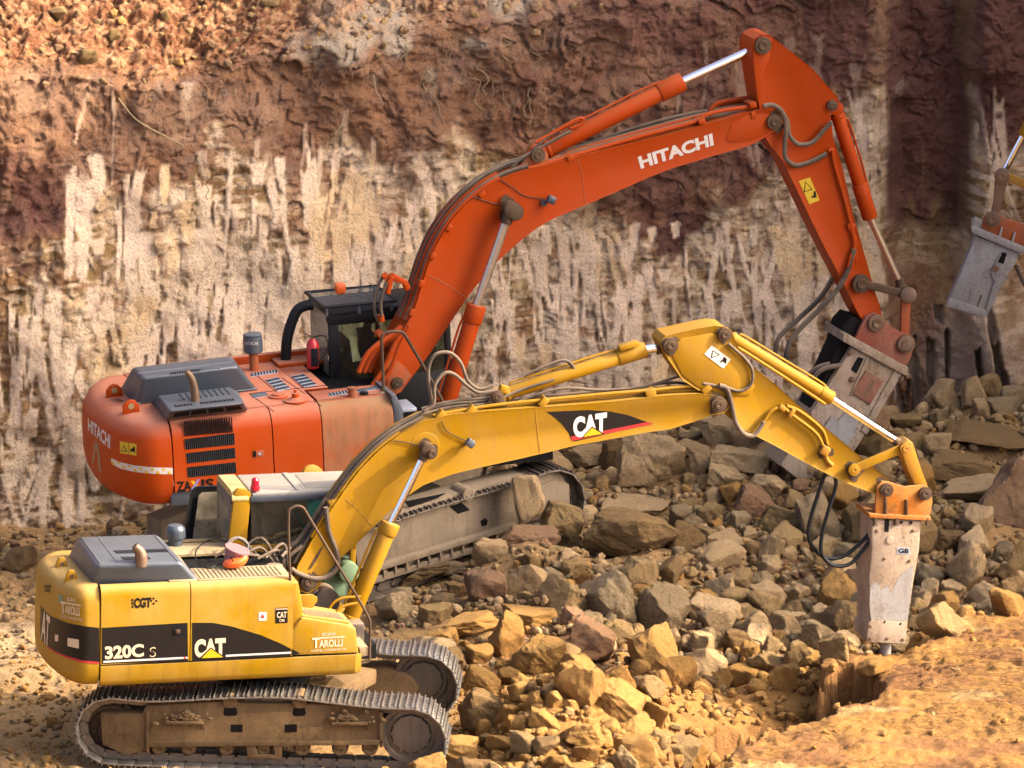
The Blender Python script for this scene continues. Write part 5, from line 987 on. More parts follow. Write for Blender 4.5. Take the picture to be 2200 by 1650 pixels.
# ------------------------------------------------------------------ GROUND
def worley(x, y, seed):
    ix = np.floor(x).astype(np.int64); iy = np.floor(y).astype(np.int64); best = np.full(x.shape, 9.); cell = np.zeros(x.shape); pl = np.zeros(x.shape)
    for i in (-1, 0, 1):
        for j in (-1, 0, 1):
            a, b = ix+i, iy+j; jx = _h(a, b, seed)+a; jy = _h(a, b, seed+1)+b; dd = (x-jx)**2+(y-jy)**2; m = dd < best; best = np.where(m, dd, best)
            cell = np.where(m, _h(a, b, seed+2), cell); pl = np.where(m, (x-jx)*(_h(a, b, seed+3)-.5)+(y-jy)*(_h(a, b, seed+4)-.5), pl)
    return cell, pl
def poly_sdf(x, y, P):
    """signed distance to polygon, negative inside"""
    x = np.asarray(x, float); y = np.asarray(y, float); d = np.full(x.shape, 1e9); ins = np.zeros(x.shape, bool); n = len(P)
    for i in range(n):
        ax, ay = P[i]; bx, by = P[(i+1) % n]; ex, ey = bx-ax, by-ay; wx, wy = x-ax, y-ay
        t = np.clip((wx*ex+wy*ey)/(ex*ex+ey*ey+1e-12), 0, 1); d = np.minimum(d, np.hypot(wx-ex*t, wy-ey*t))
        c = ((ay <= y) & (by > y)) | ((by <= y) & (ay > y)); xi = ax+(y-ay)*ex/(ey if abs(ey) > 1e-12 else 1e-12); ins ^= c & (x < xi)
    return np.where(ins, -d, d)
ZB = .50
EDGE = [(1560, 1665), (1590, 1610), (1625, 1585), (1660, 1574), (1689, 1567), (1735, 1552), (1776, 1540), (1800, 1520), (1823, 1512), (1850, 1507), (1874, 1500), (1896, 1473), (1884, 1446), (1850, 1434), (1800, 1436), (1768, 1452), (1756, 1432), (1800, 1408), (1850, 1398), (1900, 1392), (1945, 1378), (2012, 1358), (2075, 1318), (2200, 1296), (2300, 1270)]
BP = [tuple(ground_at(a, b, ZB+(.08 if b < 1390 else 0))[:2]) for a, b in EDGE]
BP += [(26, BP[-1][1]+1), (40, -2), (40, -30), (-2, -30), (BP[0][0]-1.5, -8)]
HP = [tuple(ground_at(a, b, ZB)[:2]) for a, b in ((1762, 1450), (1800, 1436), (1850, 1434), (1884, 1446), (1896, 1473), (1876, 1502), (1823, 1514), (1776, 1542), (1735, 1554), (1690, 1568), (1560, 1620), (1400, 1600), (1500, 1500), (1640, 1470))]
def G(x, y):
    x = np.asarray(x, float); y = np.asarray(y, float)
    z = -.035*y+.0
    # rubble heap between the machines and the face
    z = z+1.0*np.exp(-((x-6.4)/3.2)**2-((y-12.5)/3.2)**2)+.45*np.exp(-((x-5.0)/1.2)**2-((y-7.6)/1.3)**2)+.35*np.exp(-((x-8.9)/1.4)**2-((y-8)/2)**2)+.25*np.exp(-((x-3.4)/1.6)**2-((y-4.5)/2.2)**2)
    z = z+.62*np.exp(-((x-3.8)/1.3)**2-((y+.2)/2.0)**2)*sst(2.35, 2.9, x)
    z = z+1.0*sst(6.5, 11, x)*sst(5, 13, y)
    z = z+(fbm(x*.6, y*.6, 3, 4)-.5)*.7*sst(2.2, 4, np.hypot(x*.9, y*1.0)/1.0)
    # flattened tracks under both machines
    u = np.clip(1-np.maximum(np.abs(x-.1)-2.5, np.abs(y)-1.6)/.7, 0, 1); z = z*(1-u)+u*(-.045-.03*x*.0)
    dx, dy = x-O0.x, y-O0.y; a = R_(30); lx, ly = dx*math.cos(a)+dy*math.sin(a), -dx*math.sin(a)+dy*math.cos(a)
    w = np.clip(1-np.maximum(np.abs(lx)-2.7, np.abs(ly)-1.7)/.8, 0, 1); z = z*(1-w)+w*(-.25+.155*lx)
    z = z+.10*(fbm(x*2, y*2, 5, 4)-.5)+.05*(fbm(x*7, y*7, 6, 4)-.5)+.045*sst(2.6, 1.6, x)*(worley(x*5+fbm(x*3, y*3, 71, 2), y*5, 701)[0]*sst(.4, .6, fbm(x*.8, y*.8, 72, 3))+.6*worley(x*12, y*12, 705)[0])
    z = z+.62*np.exp(-((x-3.25)/.75)**2-((y-7.35)/.62)**2)
    # sunlit bench at the lower right
    d = poly_sdf(x, y, BP)+(fbm(x*1.5, y*1.5, 9, 4)-.5)*.28+(worley(x*5, y*5, 721)[0]-.5)*.09+(fbm(x*8, y*8, 722, 3)-.5)*.08
    zb = ZB+.02*np.clip(y, -8, 4)*0+(fbm(x*.8, y*.8, 11, 4)-.5)*.20+(fbm(x*3, y*3, 12, 4)-.5)*.10+(ridged(x*6, y*9, 13, 3)-.5)*.03+worley(x*7+fbm(x*4, y*4, 73, 2), y*8, 711)[0]*.045*sst(.46, .60, fbm(x*1.0, y*1.2, 74, 3))+worley(x*15, y*15, 713)[0]*.018+.020*np.sin((x*.35+y*1.0)*38+4*fbm(x, y, 4, 3))*sst(.45, .7, fbm(x*1.1, y*1.1, 14, 3))
    hole = poly_sdf(x, y, HP)+(fbm(x*2.2, y*2.2, 19, 4)-.5)*.26+(worley(x*5, y*5, 723)[0]-.5)*.10
    z = z-.85*sst(.35, -.20, hole)-.25*sst(1.1, -.4, hole)
    tp = YB.M @ YB.p(1901, 1410, 0); zb = zb-.13*np.exp(-((x-tp.x)**2+(y-tp.y+.05)**2)/.16)
    z = np.where(x > 2, z*sst(.0, .08, d)+zb*(1-sst(.0, .16, d)) if False else z+(zb-z)*sst(.10, -.02, d), z)
    return z
def axis(lo, hi, f0, f1, fine, grow=1.035, mx=2.5):
    a = list(np.arange(f0, f1, fine)); s = fine; p = f1
    while p < hi: a.append(p); s = min(s*grow, mx); p += s
    a.append(hi); s = fine; p = f0-fine; b = []
    while p > lo: b.append(p); s = min(s*grow, mx); p -= s
    b.append(lo); return np.array(b[::-1]+a)
def sheet(name, X, Y, Zz, tone, mat, wrap=None):
    ny, nx = X.shape; co = np.stack([X, Y, Zz], -1).reshape(-1, 3).astype(np.float32); i = np.arange(ny*nx).reshape(ny, nx)
    q = np.stack([i[:-1, :-1], i[:-1, 1:], i[1:, 1:], i[1:, :-1]], -1).reshape(-1)
    me = bpy.data.meshes.new(name); me.vertices.add(len(co)); me.vertices.foreach_set('co', co.ravel()); nf = len(q)//4
    me.loops.add(len(q)); me.loops.foreach_set('vertex_index', q.astype(np.int32)); me.polygons.add(nf); me.polygons.foreach_set('loop_start', np.arange(0, len(q), 4, dtype=np.int32))
    me.polygons.foreach_set('use_smooth', np.ones(nf, bool)); me.update(calc_edges=True)
    ca = me.color_attributes.new('tone', 'FLOAT_COLOR', 'POINT'); c4 = np.concatenate([tone.reshape(-1, 3), np.ones((len(co), 1))], 1).astype(np.float32); ca.data.foreach_set('color', c4.ravel())
    return link(name, me, mat)
def cmix(a, b, t): return a*(1-t[..., None])+np.asarray(b)*t[..., None]
gx = axis(-60, 70, -5.6, 12.2, .030); gy = axis(-60, 17, -4.6, 15.5, .036)
X, Y = np.meshgrid(gx, gy); Zg = G(X, Y)
base = np.zeros(X.shape+(3,))+np.array((.40, .235, .095))
base = cmix(base, (.20, .085, .04), sst(.42, .60, fbm(X*.5, Y*.5, 31, 4))*sst(2, 4, X)*.9)
base = cmix(base, (.42, .29, .165), sst(.5, .72, fbm(X*.9, Y*.6, 33, 4))*sst(3, 1, X))
dB = poly_sdf(X, Y, BP); bench = sst(.12, -.02, dB)
base = cmix(base, (.38, .185, .038), np.clip(bench+sst(3.8, 2.2, Y)*sst(2.2, 3.2, X), 0, 1))
base = cmix(base, (.25, .105, .03), bench*sst(.44, .62, fbm(X*1.2, Y*2.0, 37, 4))*.85)
base = cmix(base, (.50, .33, .14), bench*sst(.58, .72, fbm(X*.8, Y*1.6, 39, 4))*.7)
sl_ = sst(.0, .25, np.hypot(*np.gradient(Zg))/.04-.6); base = cmix(base, (.30, .14, .045), sl_*sst(2, 3, X)*sst(5, 3, Y)*.7)
sc_at = bench*sst(.42, .58, fbm(X*1.3+3, Y*1.3, 45, 3))
gr = tag(sheet('ground', X, Y, Zg, base*np.array((.74, .72, .62)), 'ground'), kind='structure')
fa_ = gr.data.attributes.new('scrape', 'FLOAT', 'POINT'); fa_.data.foreach_set('value', sc_at.reshape(-1).astype(np.float32))
# ------------------------------------------------------------------ QUARRY FACE
def face_y(x): return 13.1+.16*(x+4)-1.75*sst(4.5, -4.5, x)+.6*sst(8.5, 8.95, x)+.4*sst(9, 12, x)-.9*sst(9.6, 10.2, x)*sst(16, 11, x)
cx = axis(-60, 60, -5.6, 11.6, .024); cs_ = axis(-1.6, 40, -.9, 9.4, .024)
U, S_ = np.meshgrid(cx, cs_)
crest = .42*sst(4.5, -4.5, U)+5.35+.95*sst(-3, 3, U)+.9*sst(2, 7, U)+1.6*sst(5, 9, U)+(fbm(U*.6, U*0, 41, 3)-.5)*.7
over = np.maximum(S_-crest, 0); vert = S_-over
Yc = face_y(U)+.16*vert+over*.86; Zc = vert*.985+over*.52; Zc = np.where(Zc > 17, 17+(Zc-17)*.1, Zc)
px_ = 1100+(U-3.1)*150; pyq = 1003-(Yc-13.5)*35.6-Zc*147   # rough picture scale only used to lay out the bands of rock below
# displacement
big = fbm(U*.45, Zc*.35, 50, 4); med = fbm(U*1.6, Zc*1.3, 52, 5); ledge = ridged(U*.7+3, Zc*2.8, 55, 4); fin = fbm(U*6, Zc*5, 57, 5); blk = np.abs(fbm(U*3.2, Zc*3.6, 59, 3)-.5)
wx = U+(fbm(U*2, Zc*2, 201, 3)-.5)*.8; wz = Zc+(fbm(U*2, Zc*2, 203, 3)-.5)*.8
c1_, p1_ = worley(wx*1.3, wz*1.9, 210); c2_, p2_ = worley(wx*4, wz*5.5, 220); c3_, p3_ = worley(wx*9, wz*13, 230)
stri = fbm(U*9+(fbm(U*1.5, Zc*1.2, 290, 2)-.5)*4, Zc*.9, 292, 4)
broken = sst(.40, .62, fbm(U*.8, Zc*.9, 240, 3))
disp = (big-.5)*.9+(med-.5)*.38+(ledge-.5)*.08+(fin-.5)*.10+blk*.10+(c1_*.10+p1_*.16)*(.35+.65*broken)+(c2_*.06+p2_*.11)*(.4+.6*broken)+(stri-.5)*.05*sst(350, 450, pyq)+c3_*.03+p3_*.05
rough_part = (c1_*.10+p1_*.16)*(.35+.65*broken)+(c2_*.06+p2_*.11)*(.4+.6*broken)+(stri-.5)*.05+(med-.5)*.2+blk*.08
loose = sst(.0, .6, over)+sst(2.4, 1.4, S_-0*U)*0
clod = fbm(U*4.5, S_*5.5, 61, 5); disp = disp+loose*((clod-.5)*.38+(fbm(U*11, S_*11, 63, 3)-.5)*.10+worley(wx*9, S_*11, 250)[0]*.06+worley(wx*17, S_*19, 260)[0]*.05+worley(wx*6, S_*7, 270)[1]*.05)
# boulder-like bulge low on the right, below the third breaker
bul = np.exp(-((U-10.0)/1.05)**2-((Zc-.9)/1.15)**2); disp = disp+.8*sst(.0, .95, bul+.25*(med-.5))
bul2 = np.exp(-((U-11.6)/.75)**2-((Zc+.2)/1.5)**2); disp = disp+.6*bul2
# albedo
MAR = np.array((.112, .040, .025)); BRN = np.array((.235, .11, .048)); TAN = np.array((.56, .385, .21)); OLV = np.array((.30, .18, .06)); GRY = np.array((.46, .34, .23)); STK = np.array((.80, .60, .40)); RED = np.array((.26, .095, .032)); SOIL = np.array((.30, .21, .14))
w1 = (fbm(U*.9, Zc*.9, 70, 4)-.5); w2 = (fbm(U*2.6, Zc*2.2, 72, 5)-.5); w3 = fbm(U*3, Zc*15, 74, 4)
tone = np.zeros(U.shape+(3,))+TAN
tone = cmix(tone, GRY, sst(.45, .65, fbm(U*1.1, Zc*2.5, 76, 4)))
tone = cmix(tone, OLV, sst(.50, .64, fbm(U*1.0+7, Zc*1.2, 78, 4)))
tone = cmix(tone, BRN*1.1, sst(.47, .60, fbm(U*2.2, Zc*5, 80, 5))*.68); tone = tone*(.80+.4*c2_)[..., None]*(.88+.24*c3_)[..., None]
tone = cmix(tone, (.74, .55, .35), sst(.53, .60, w3)*.75)
tone = cmix(tone, (.80, .61, .40), sst(.50, .62, stri)*sst(.35, .55, fbm(U*3, Zc*3, 294, 3))*.45); tone = cmix(tone, BRN, sst(.46, .36, stri)*.3)
# height (picture rows) where the dark earth gives way to the pale rock
xb = np.array([-60, -6, -4.0, -3.3, -3.0, -1.5, 0, 2, 3.4, 4.6, 5.2, 6.2, 7.5, 8.5, 8.7, 60]); yb = np.array([600, 600, 600, 560, 420, 350, 330, 310, 330, 440, 560, 470, 300, 215, 200, 200])
lim = np.interp(U, xb, yb); disp = disp-.55*sst(0, 110, pyq-lim)*rough_part; e = (lim-pyq)/70+w1*3.0+w2*2.5
tone = cmix(tone, BRN, sst(-.3, .5, e)); tone = cmix(tone, (.30, .17, .095), sst(.2, .9, e)*sst(.52, .62, fbm(U*1.3, Zc*1.6, 83, 4)))
tone = cmix(tone, MAR*1.2, sst(.2, 1.0, e+w2*3)*np.clip(sst(2.5, 5.5, U)+sst(-2.8, -3.6, U)*sst(300, 420, pyq)+sst(.55, .7, fbm(U*1.5, Zc*1.5, 84, 4))*.5, 0, 1)*.92)
tone = cmix(tone, (.26, .135, .07), sst(.55, .68, fbm(U*2.2, Zc*1.2, 301, 4))*sst(.2, 1, e)*.8); tone = cmix(tone, (.17, .085, .05), sst(.5, .62, fbm(U*6, Zc*4, 303, 3))*sst(.2, 1, e)*.6)
tone = cmix(tone, (.25, .125, .06), sst(.52, .64, fbm(U*3.2, Zc*.35, 305, 3))*sst(6, 8, U)*sst(.2, 1, e)*.7)
patch = np.exp(-((U-5.6)/.55)**2-((pyq-490)/75)**2)+np.exp(-((U-6.4)/.4)**2-((pyq-420)/40)**2)*.7; tone = cmix(tone, MAR, sst(.3, .75, patch+w2*1.6))
corner = sst(8.6, 8.72, U+w2*.15)*sst(9.95, 9.8, U+w1*.5); tone = cmix(tone, MAR*1.15, corner*sst(560, 460, pyq+w1*300)); tone = cmix(tone, BRN, corner*sst(480, 620, pyq))
tone = cmix(tone, OLV, corner*sst(.50, .60, fbm(U*2.6, Zc*.35, 88, 3))*.5); tone = cmix(tone, MAR*1.1, sst(9.9, 10.1, U)*sst(330, 230, pyq+w1*200)); tone = cmix(tone, (.40, .27, .18), sst(.3, .8, bul)*.8)
gp_ = np.exp(-((U-.8)/1.1)**2-((S_-6.7)/.65)**2)+np.exp(-((U-3.0)/.7)**2-((S_-6.9)/.6)**2)*.8; tone = cmix(tone, (.37, .29, .20), sst(.25, .6, gp_+w2*1.2)*.9)
lz = sst(.0, .5, over+w1*.6); tone = cmix(tone, RED*.85, lz*sst(1.4, -.6, U+w1*3)); tone = cmix(tone, (.30, .11, .05), lz*sst(-.6, 1.4, U+w1*3)*sst(.55, .9, 1-gp_)); tone = cmix(tone, (.42, .20, .085), lz*sst(.56, .68, clod)*.5); tone = cmix(tone, (.52, .31, .15), lz*sst(.55, .62, fbm(U*14, S_*14, 296, 3))*.6)
tone = cmix(tone, MAR, sst(5.5, 8, U)*sst(.3, 0, np.abs(w2))*lz*.6)
# bit marks left by the breakers: shallow vertical grooves of fresh pale rock
rs = np.random.RandomState(5); groove = np.zeros(U.shape); pale = np.zeros(U.shape)
zones = [(-3.2, .4, 345, 1000, 150, .9), (-3.9, .6, 600, 760, 60, 1), (-2.4, 3.2, 420, 540, 46, .9), (-4.3, -2.9, 680, 1050, 40, .9), (.4, 4.4, 330, 520, 55, .75), (1.6, 8.5, 470, 560, 50, .9), (2.6, 8.5, 560, 850, 160, .95), (6.8, 8.55, 200, 480, 40, .6), (-1.5, 2.4, 540, 700, 50, .9), (9.95, 10.4, 190, 420, 8, .5), (8.7, 9.4, 700, 900, 6, .8), (8.5, 11, 640, 900, 12, .5), (-3.2, 1.2, 200, 340, 10, .35), (5, 8.6, 60, 240, 14, .18)]
for xa, xb_, ya, yb_, n, amp in zones:
    for k in range(n):
        x0 = rs.uniform(xa, xb_); pz = rs.uniform(ya, yb_); z0 = (1003-(face_y(np.array(x0))+.5-13.5)*35.6-pz)/147; L = rs.choice([.25, .5, .75, 1.0, 1.3])*rs.uniform(.7, 1.2); z0 -= L*.5; wd = rs.choice([.035, .05, .065, .08])*rs.uniform(.8, 1.2)
        if rs.rand() < .3: wd *= .5; L *= 1.3
        tl = rs.normal(0, .07)-.03*(x0 > 3); cv = rs.normal(0, .05)*min(1, L/1.2)**2; tl = tl*min(1, L/.5); a_ = min(1, amp*rs.uniform(.7, 1.35))
        i0, i1 = np.searchsorted(cx, [x0-.35, x0+.35]); j0, j1 = np.searchsorted(cs_, [z0-L-.2, z0+L+.2])
        if i1 <= i0 or j1 <= j0: continue
        u = U[j0:j1, i0:i1]; z = Zc[j0:j1, i0:i1]; t = (z-z0)/L*2
        c = x0+tl*(z-z0)*2+cv*t*t; ww = wd*(1-.25*np.clip(t, -1, 1)*-1)*(1+.4*(vn(z*6, z*0+k, 91)-.5))
        m = sst(1.15, .75, np.abs(u-c)/ww)*sst(1.08, .88, np.abs(t)+.25*(vn(u*30, z*6, 92)-.5)); rag = sst(.16, .34, fbm(u*9, z*3.5, 93+k % 7, 3))
        pale[j0:j1, i0:i1] = np.maximum(pale[j0:j1, i0:i1], m*rag*a_); groove[j0:j1, i0:i1] = np.maximum(groove[j0:j1, i0:i1], m*(.35+.65*rag))
disp = disp*(1-.8*np.clip(groove, 0, 1))+.8*np.clip(groove, 0, 1)*((big-.5)*.9+(med-.5)*.17+.10)-groove*.012
st_t = cmix(np.zeros(U.shape+(3,))+STK, (.84, .62, .43), sst(.4, .6, fbm(U*1.5, Zc*1.5, 95, 3))); st_t = cmix(st_t, (.78, .52, .25), sst(.62, .72, fbm(U*1.1, Zc*.8, 96, 3))*.8)
pl_c = np.clip(pale, 0, 1)[..., None]; tone = tone*(1-pl_c)+st_t*pl_c
nrm = np.clip(over*1.2, 0, 1)
Yd = Yc-disp*(1-.5*nrm); Zd = Zc+disp*.55*nrm
tag(sheet('quarry_face', U, Yd, Zd, tone, 'cliff'), kind='structure')
# unseen wall added out of frame on the right, shaped to keep the low sun off the face and the rear machine
wy = np.linspace(3.6, 60, 90); wz = np.linspace(-1, 24.5, 60); WY, WZ = np.meshgrid(wy, wz)
WX = 27+.1*(WZ-26)+(fbm(WY*.3, WZ*.3, 101, 4)-.5)*2; tw = np.zeros(WY.shape+(3,))+BRN; tw = cmix(tw, TAN, sst(.45, .6, fbm(WY*.5, WZ*.5, 103, 4)))
WYd = WY+(fbm(WZ*.5, WZ*0, 107, 3)-.5)*1.6*(WY < 5)
ext = np.concatenate([WX[:, :1]+24, WX], 1); eyt = np.concatenate([WYd[:, :1]-0, WYd], 1); ezt = np.concatenate([WZ[:, :1], WZ], 1); et = np.concatenate([tw[:, :1], tw], 1)
tag(sheet('added_shade_wall', ext, eyt, ezt, et, 'cliff'), kind='structure')
# ------------------------------------------------------------------ ROCKS
def ico(sub):
    bm = bmesh.new(); bmesh.ops.create_icosphere(bm, subdivisions=sub, radius=1); bm.verts.ensure_lookup_table()
    V = np.array([v.co[:] for v in bm.verts]); F_ = np.array([[v.index for v in f.verts] for f in bm.faces]); bm.free(); return V, F_
ICO = {k: ico(k) for k in (1, 2, 3, 4, 5)}
def rock_shape(seed, sub, npl=11, sharp=60, rough=.085):
    r = np.random.RandomState(seed); V, F_ = ICO[sub]; n = r.normal(size=(npl, 3)); n /= np.linalg.norm(n, axis=1)[:, None]; d = r.uniform(.60, 1.0, npl)
    n = np.concatenate([n, np.array([[1, .2, 0], [-1, 0, .2], [.1, 1, 0], [0, -1, .1], [0, .1, 1], [.1, 0, -1]])/1.02+r.normal(size=(6, 3))*.22]); n /= np.linalg.norm(n, axis=1)[:, None]; d = np.concatenate([d, r.uniform(.75, .95, 6)])
    dt = np.clip(V@n.T, 0, None)/d; q = (np.sum(dt**sharp, 1)+1e-9)**(1/sharp); rad = 1/np.maximum(q, .62)
    a = fbm(V[:, 0]*2.2+seed*3.1+V[:, 2], V[:, 1]*2.2+V[:, 2]*1.7+9, seed % 97, 4)-.5; b = fbm(V[:, 0]*6+V[:, 2]*3+seed, V[:, 1]*6-V[:, 2]*4, seed % 89+3, 4)-.5
    rad = rad*(1+a*rough*3.2+b*rough*1.4); P = V*rad[:, None]
    P -= (P.max(0)+P.min(0))/2; P /= (P.max(0)-P.min(0))/2; return P, F_
def rmesh(name, P, F_, mat, ang=24):
    me = bpy.data.meshes.new(name); me.from_pydata(P.tolist(), [], F_.tolist()); smooth(me, ang); me.materials.append(M[mat]); return me
# height map that every placed stone raises, so later ones pile up on earlier ones
hx = np.arange(-7, 14, .05); hy = np.arange(-6, 16, .05); HX, HY = np.meshgrid(hx, hy); H = G(HX, HY); H0 = H.copy()
def Hat(x, y): i = int(round((x+7)/.05)); j = int(round((y+6)/.05)); return H[min(max(j, 0), H.shape[0]-1), min(max(i, 0), H.shape[1]-1)]
def hit(px, py):
    d = ray(px, py); d = d/FPX
    t = 55.0
    while t < 110:
        p = CAM+d*t
        if p.z < Hat(p.x, p.y): return p
        t += .04
    return CAM+d*90
def raise_(x, y, rx, ry, top):
    i0, i1 = int((x-rx+7)/.05), int((x+rx+7)/.05)+1; j0, j1 = int((y-ry+6)/.05), int((y+ry+6)/.05)+1
    i0, j0 = max(i0, 0), max(j0, 0); s = (slice(j0, j1), slice(i0, i1)); e = 1-((HX[s]-x)/rx)**2-((HY[s]-y)/ry)**2
    z0 = H[s]; tt = z0+(top-z0)*np.sqrt(np.clip(e, 0, 1)); H[s] = np.where(e > 0, np.maximum(z0, tt), z0)
ROCKS = []
def near_label(px, py):
    if px < 1000: return 'beside the yellow excavator tracks' if py > 1280 else 'between the two excavators'
    if px < 1300: return 'beside the orange excavator tracks' if py < 1300 else 'in the sunlit heap ahead of the yellow tracks'
    if px < 1600: return 'in the middle of the rubble under the yellow boom' if py < 1350 else 'above the sunlit hollow'
    if px < 1880: return 'left of the upright rock breaker' if py > 1050 else 'under the yellow stick'
    return 'right of the upright rock breaker' if py > 1050 else 'at the foot of the dark quarry face'
TN = {'rock_ochre': 'ochre yellow', 'rock_tan': 'tan', 'rock_grey': 'grey brown', 'rock_red': 'reddish', 'rock_brown': 'dark brown', 'rock_pale': 'pale dusty'}
def place_rock(seed, x, y, w, d, h, z, rot, mat, label, group=None, sub=4, npl=11, tilt=0, sharp=60):
    P, F_ = rock_shape(seed, sub, npl, sharp); me = rmesh('rock', P, F_, mat)
    o = bpy.data.objects.new('rock', me); COL.objects.link(o); o.scale = (w/2, d/2, h/2); o.location = (x, y, z); o.rotation_euler = (tilt*.5, tilt, rot)
    tag(o, label, 'rock', group); ROCKS.append(o); return o
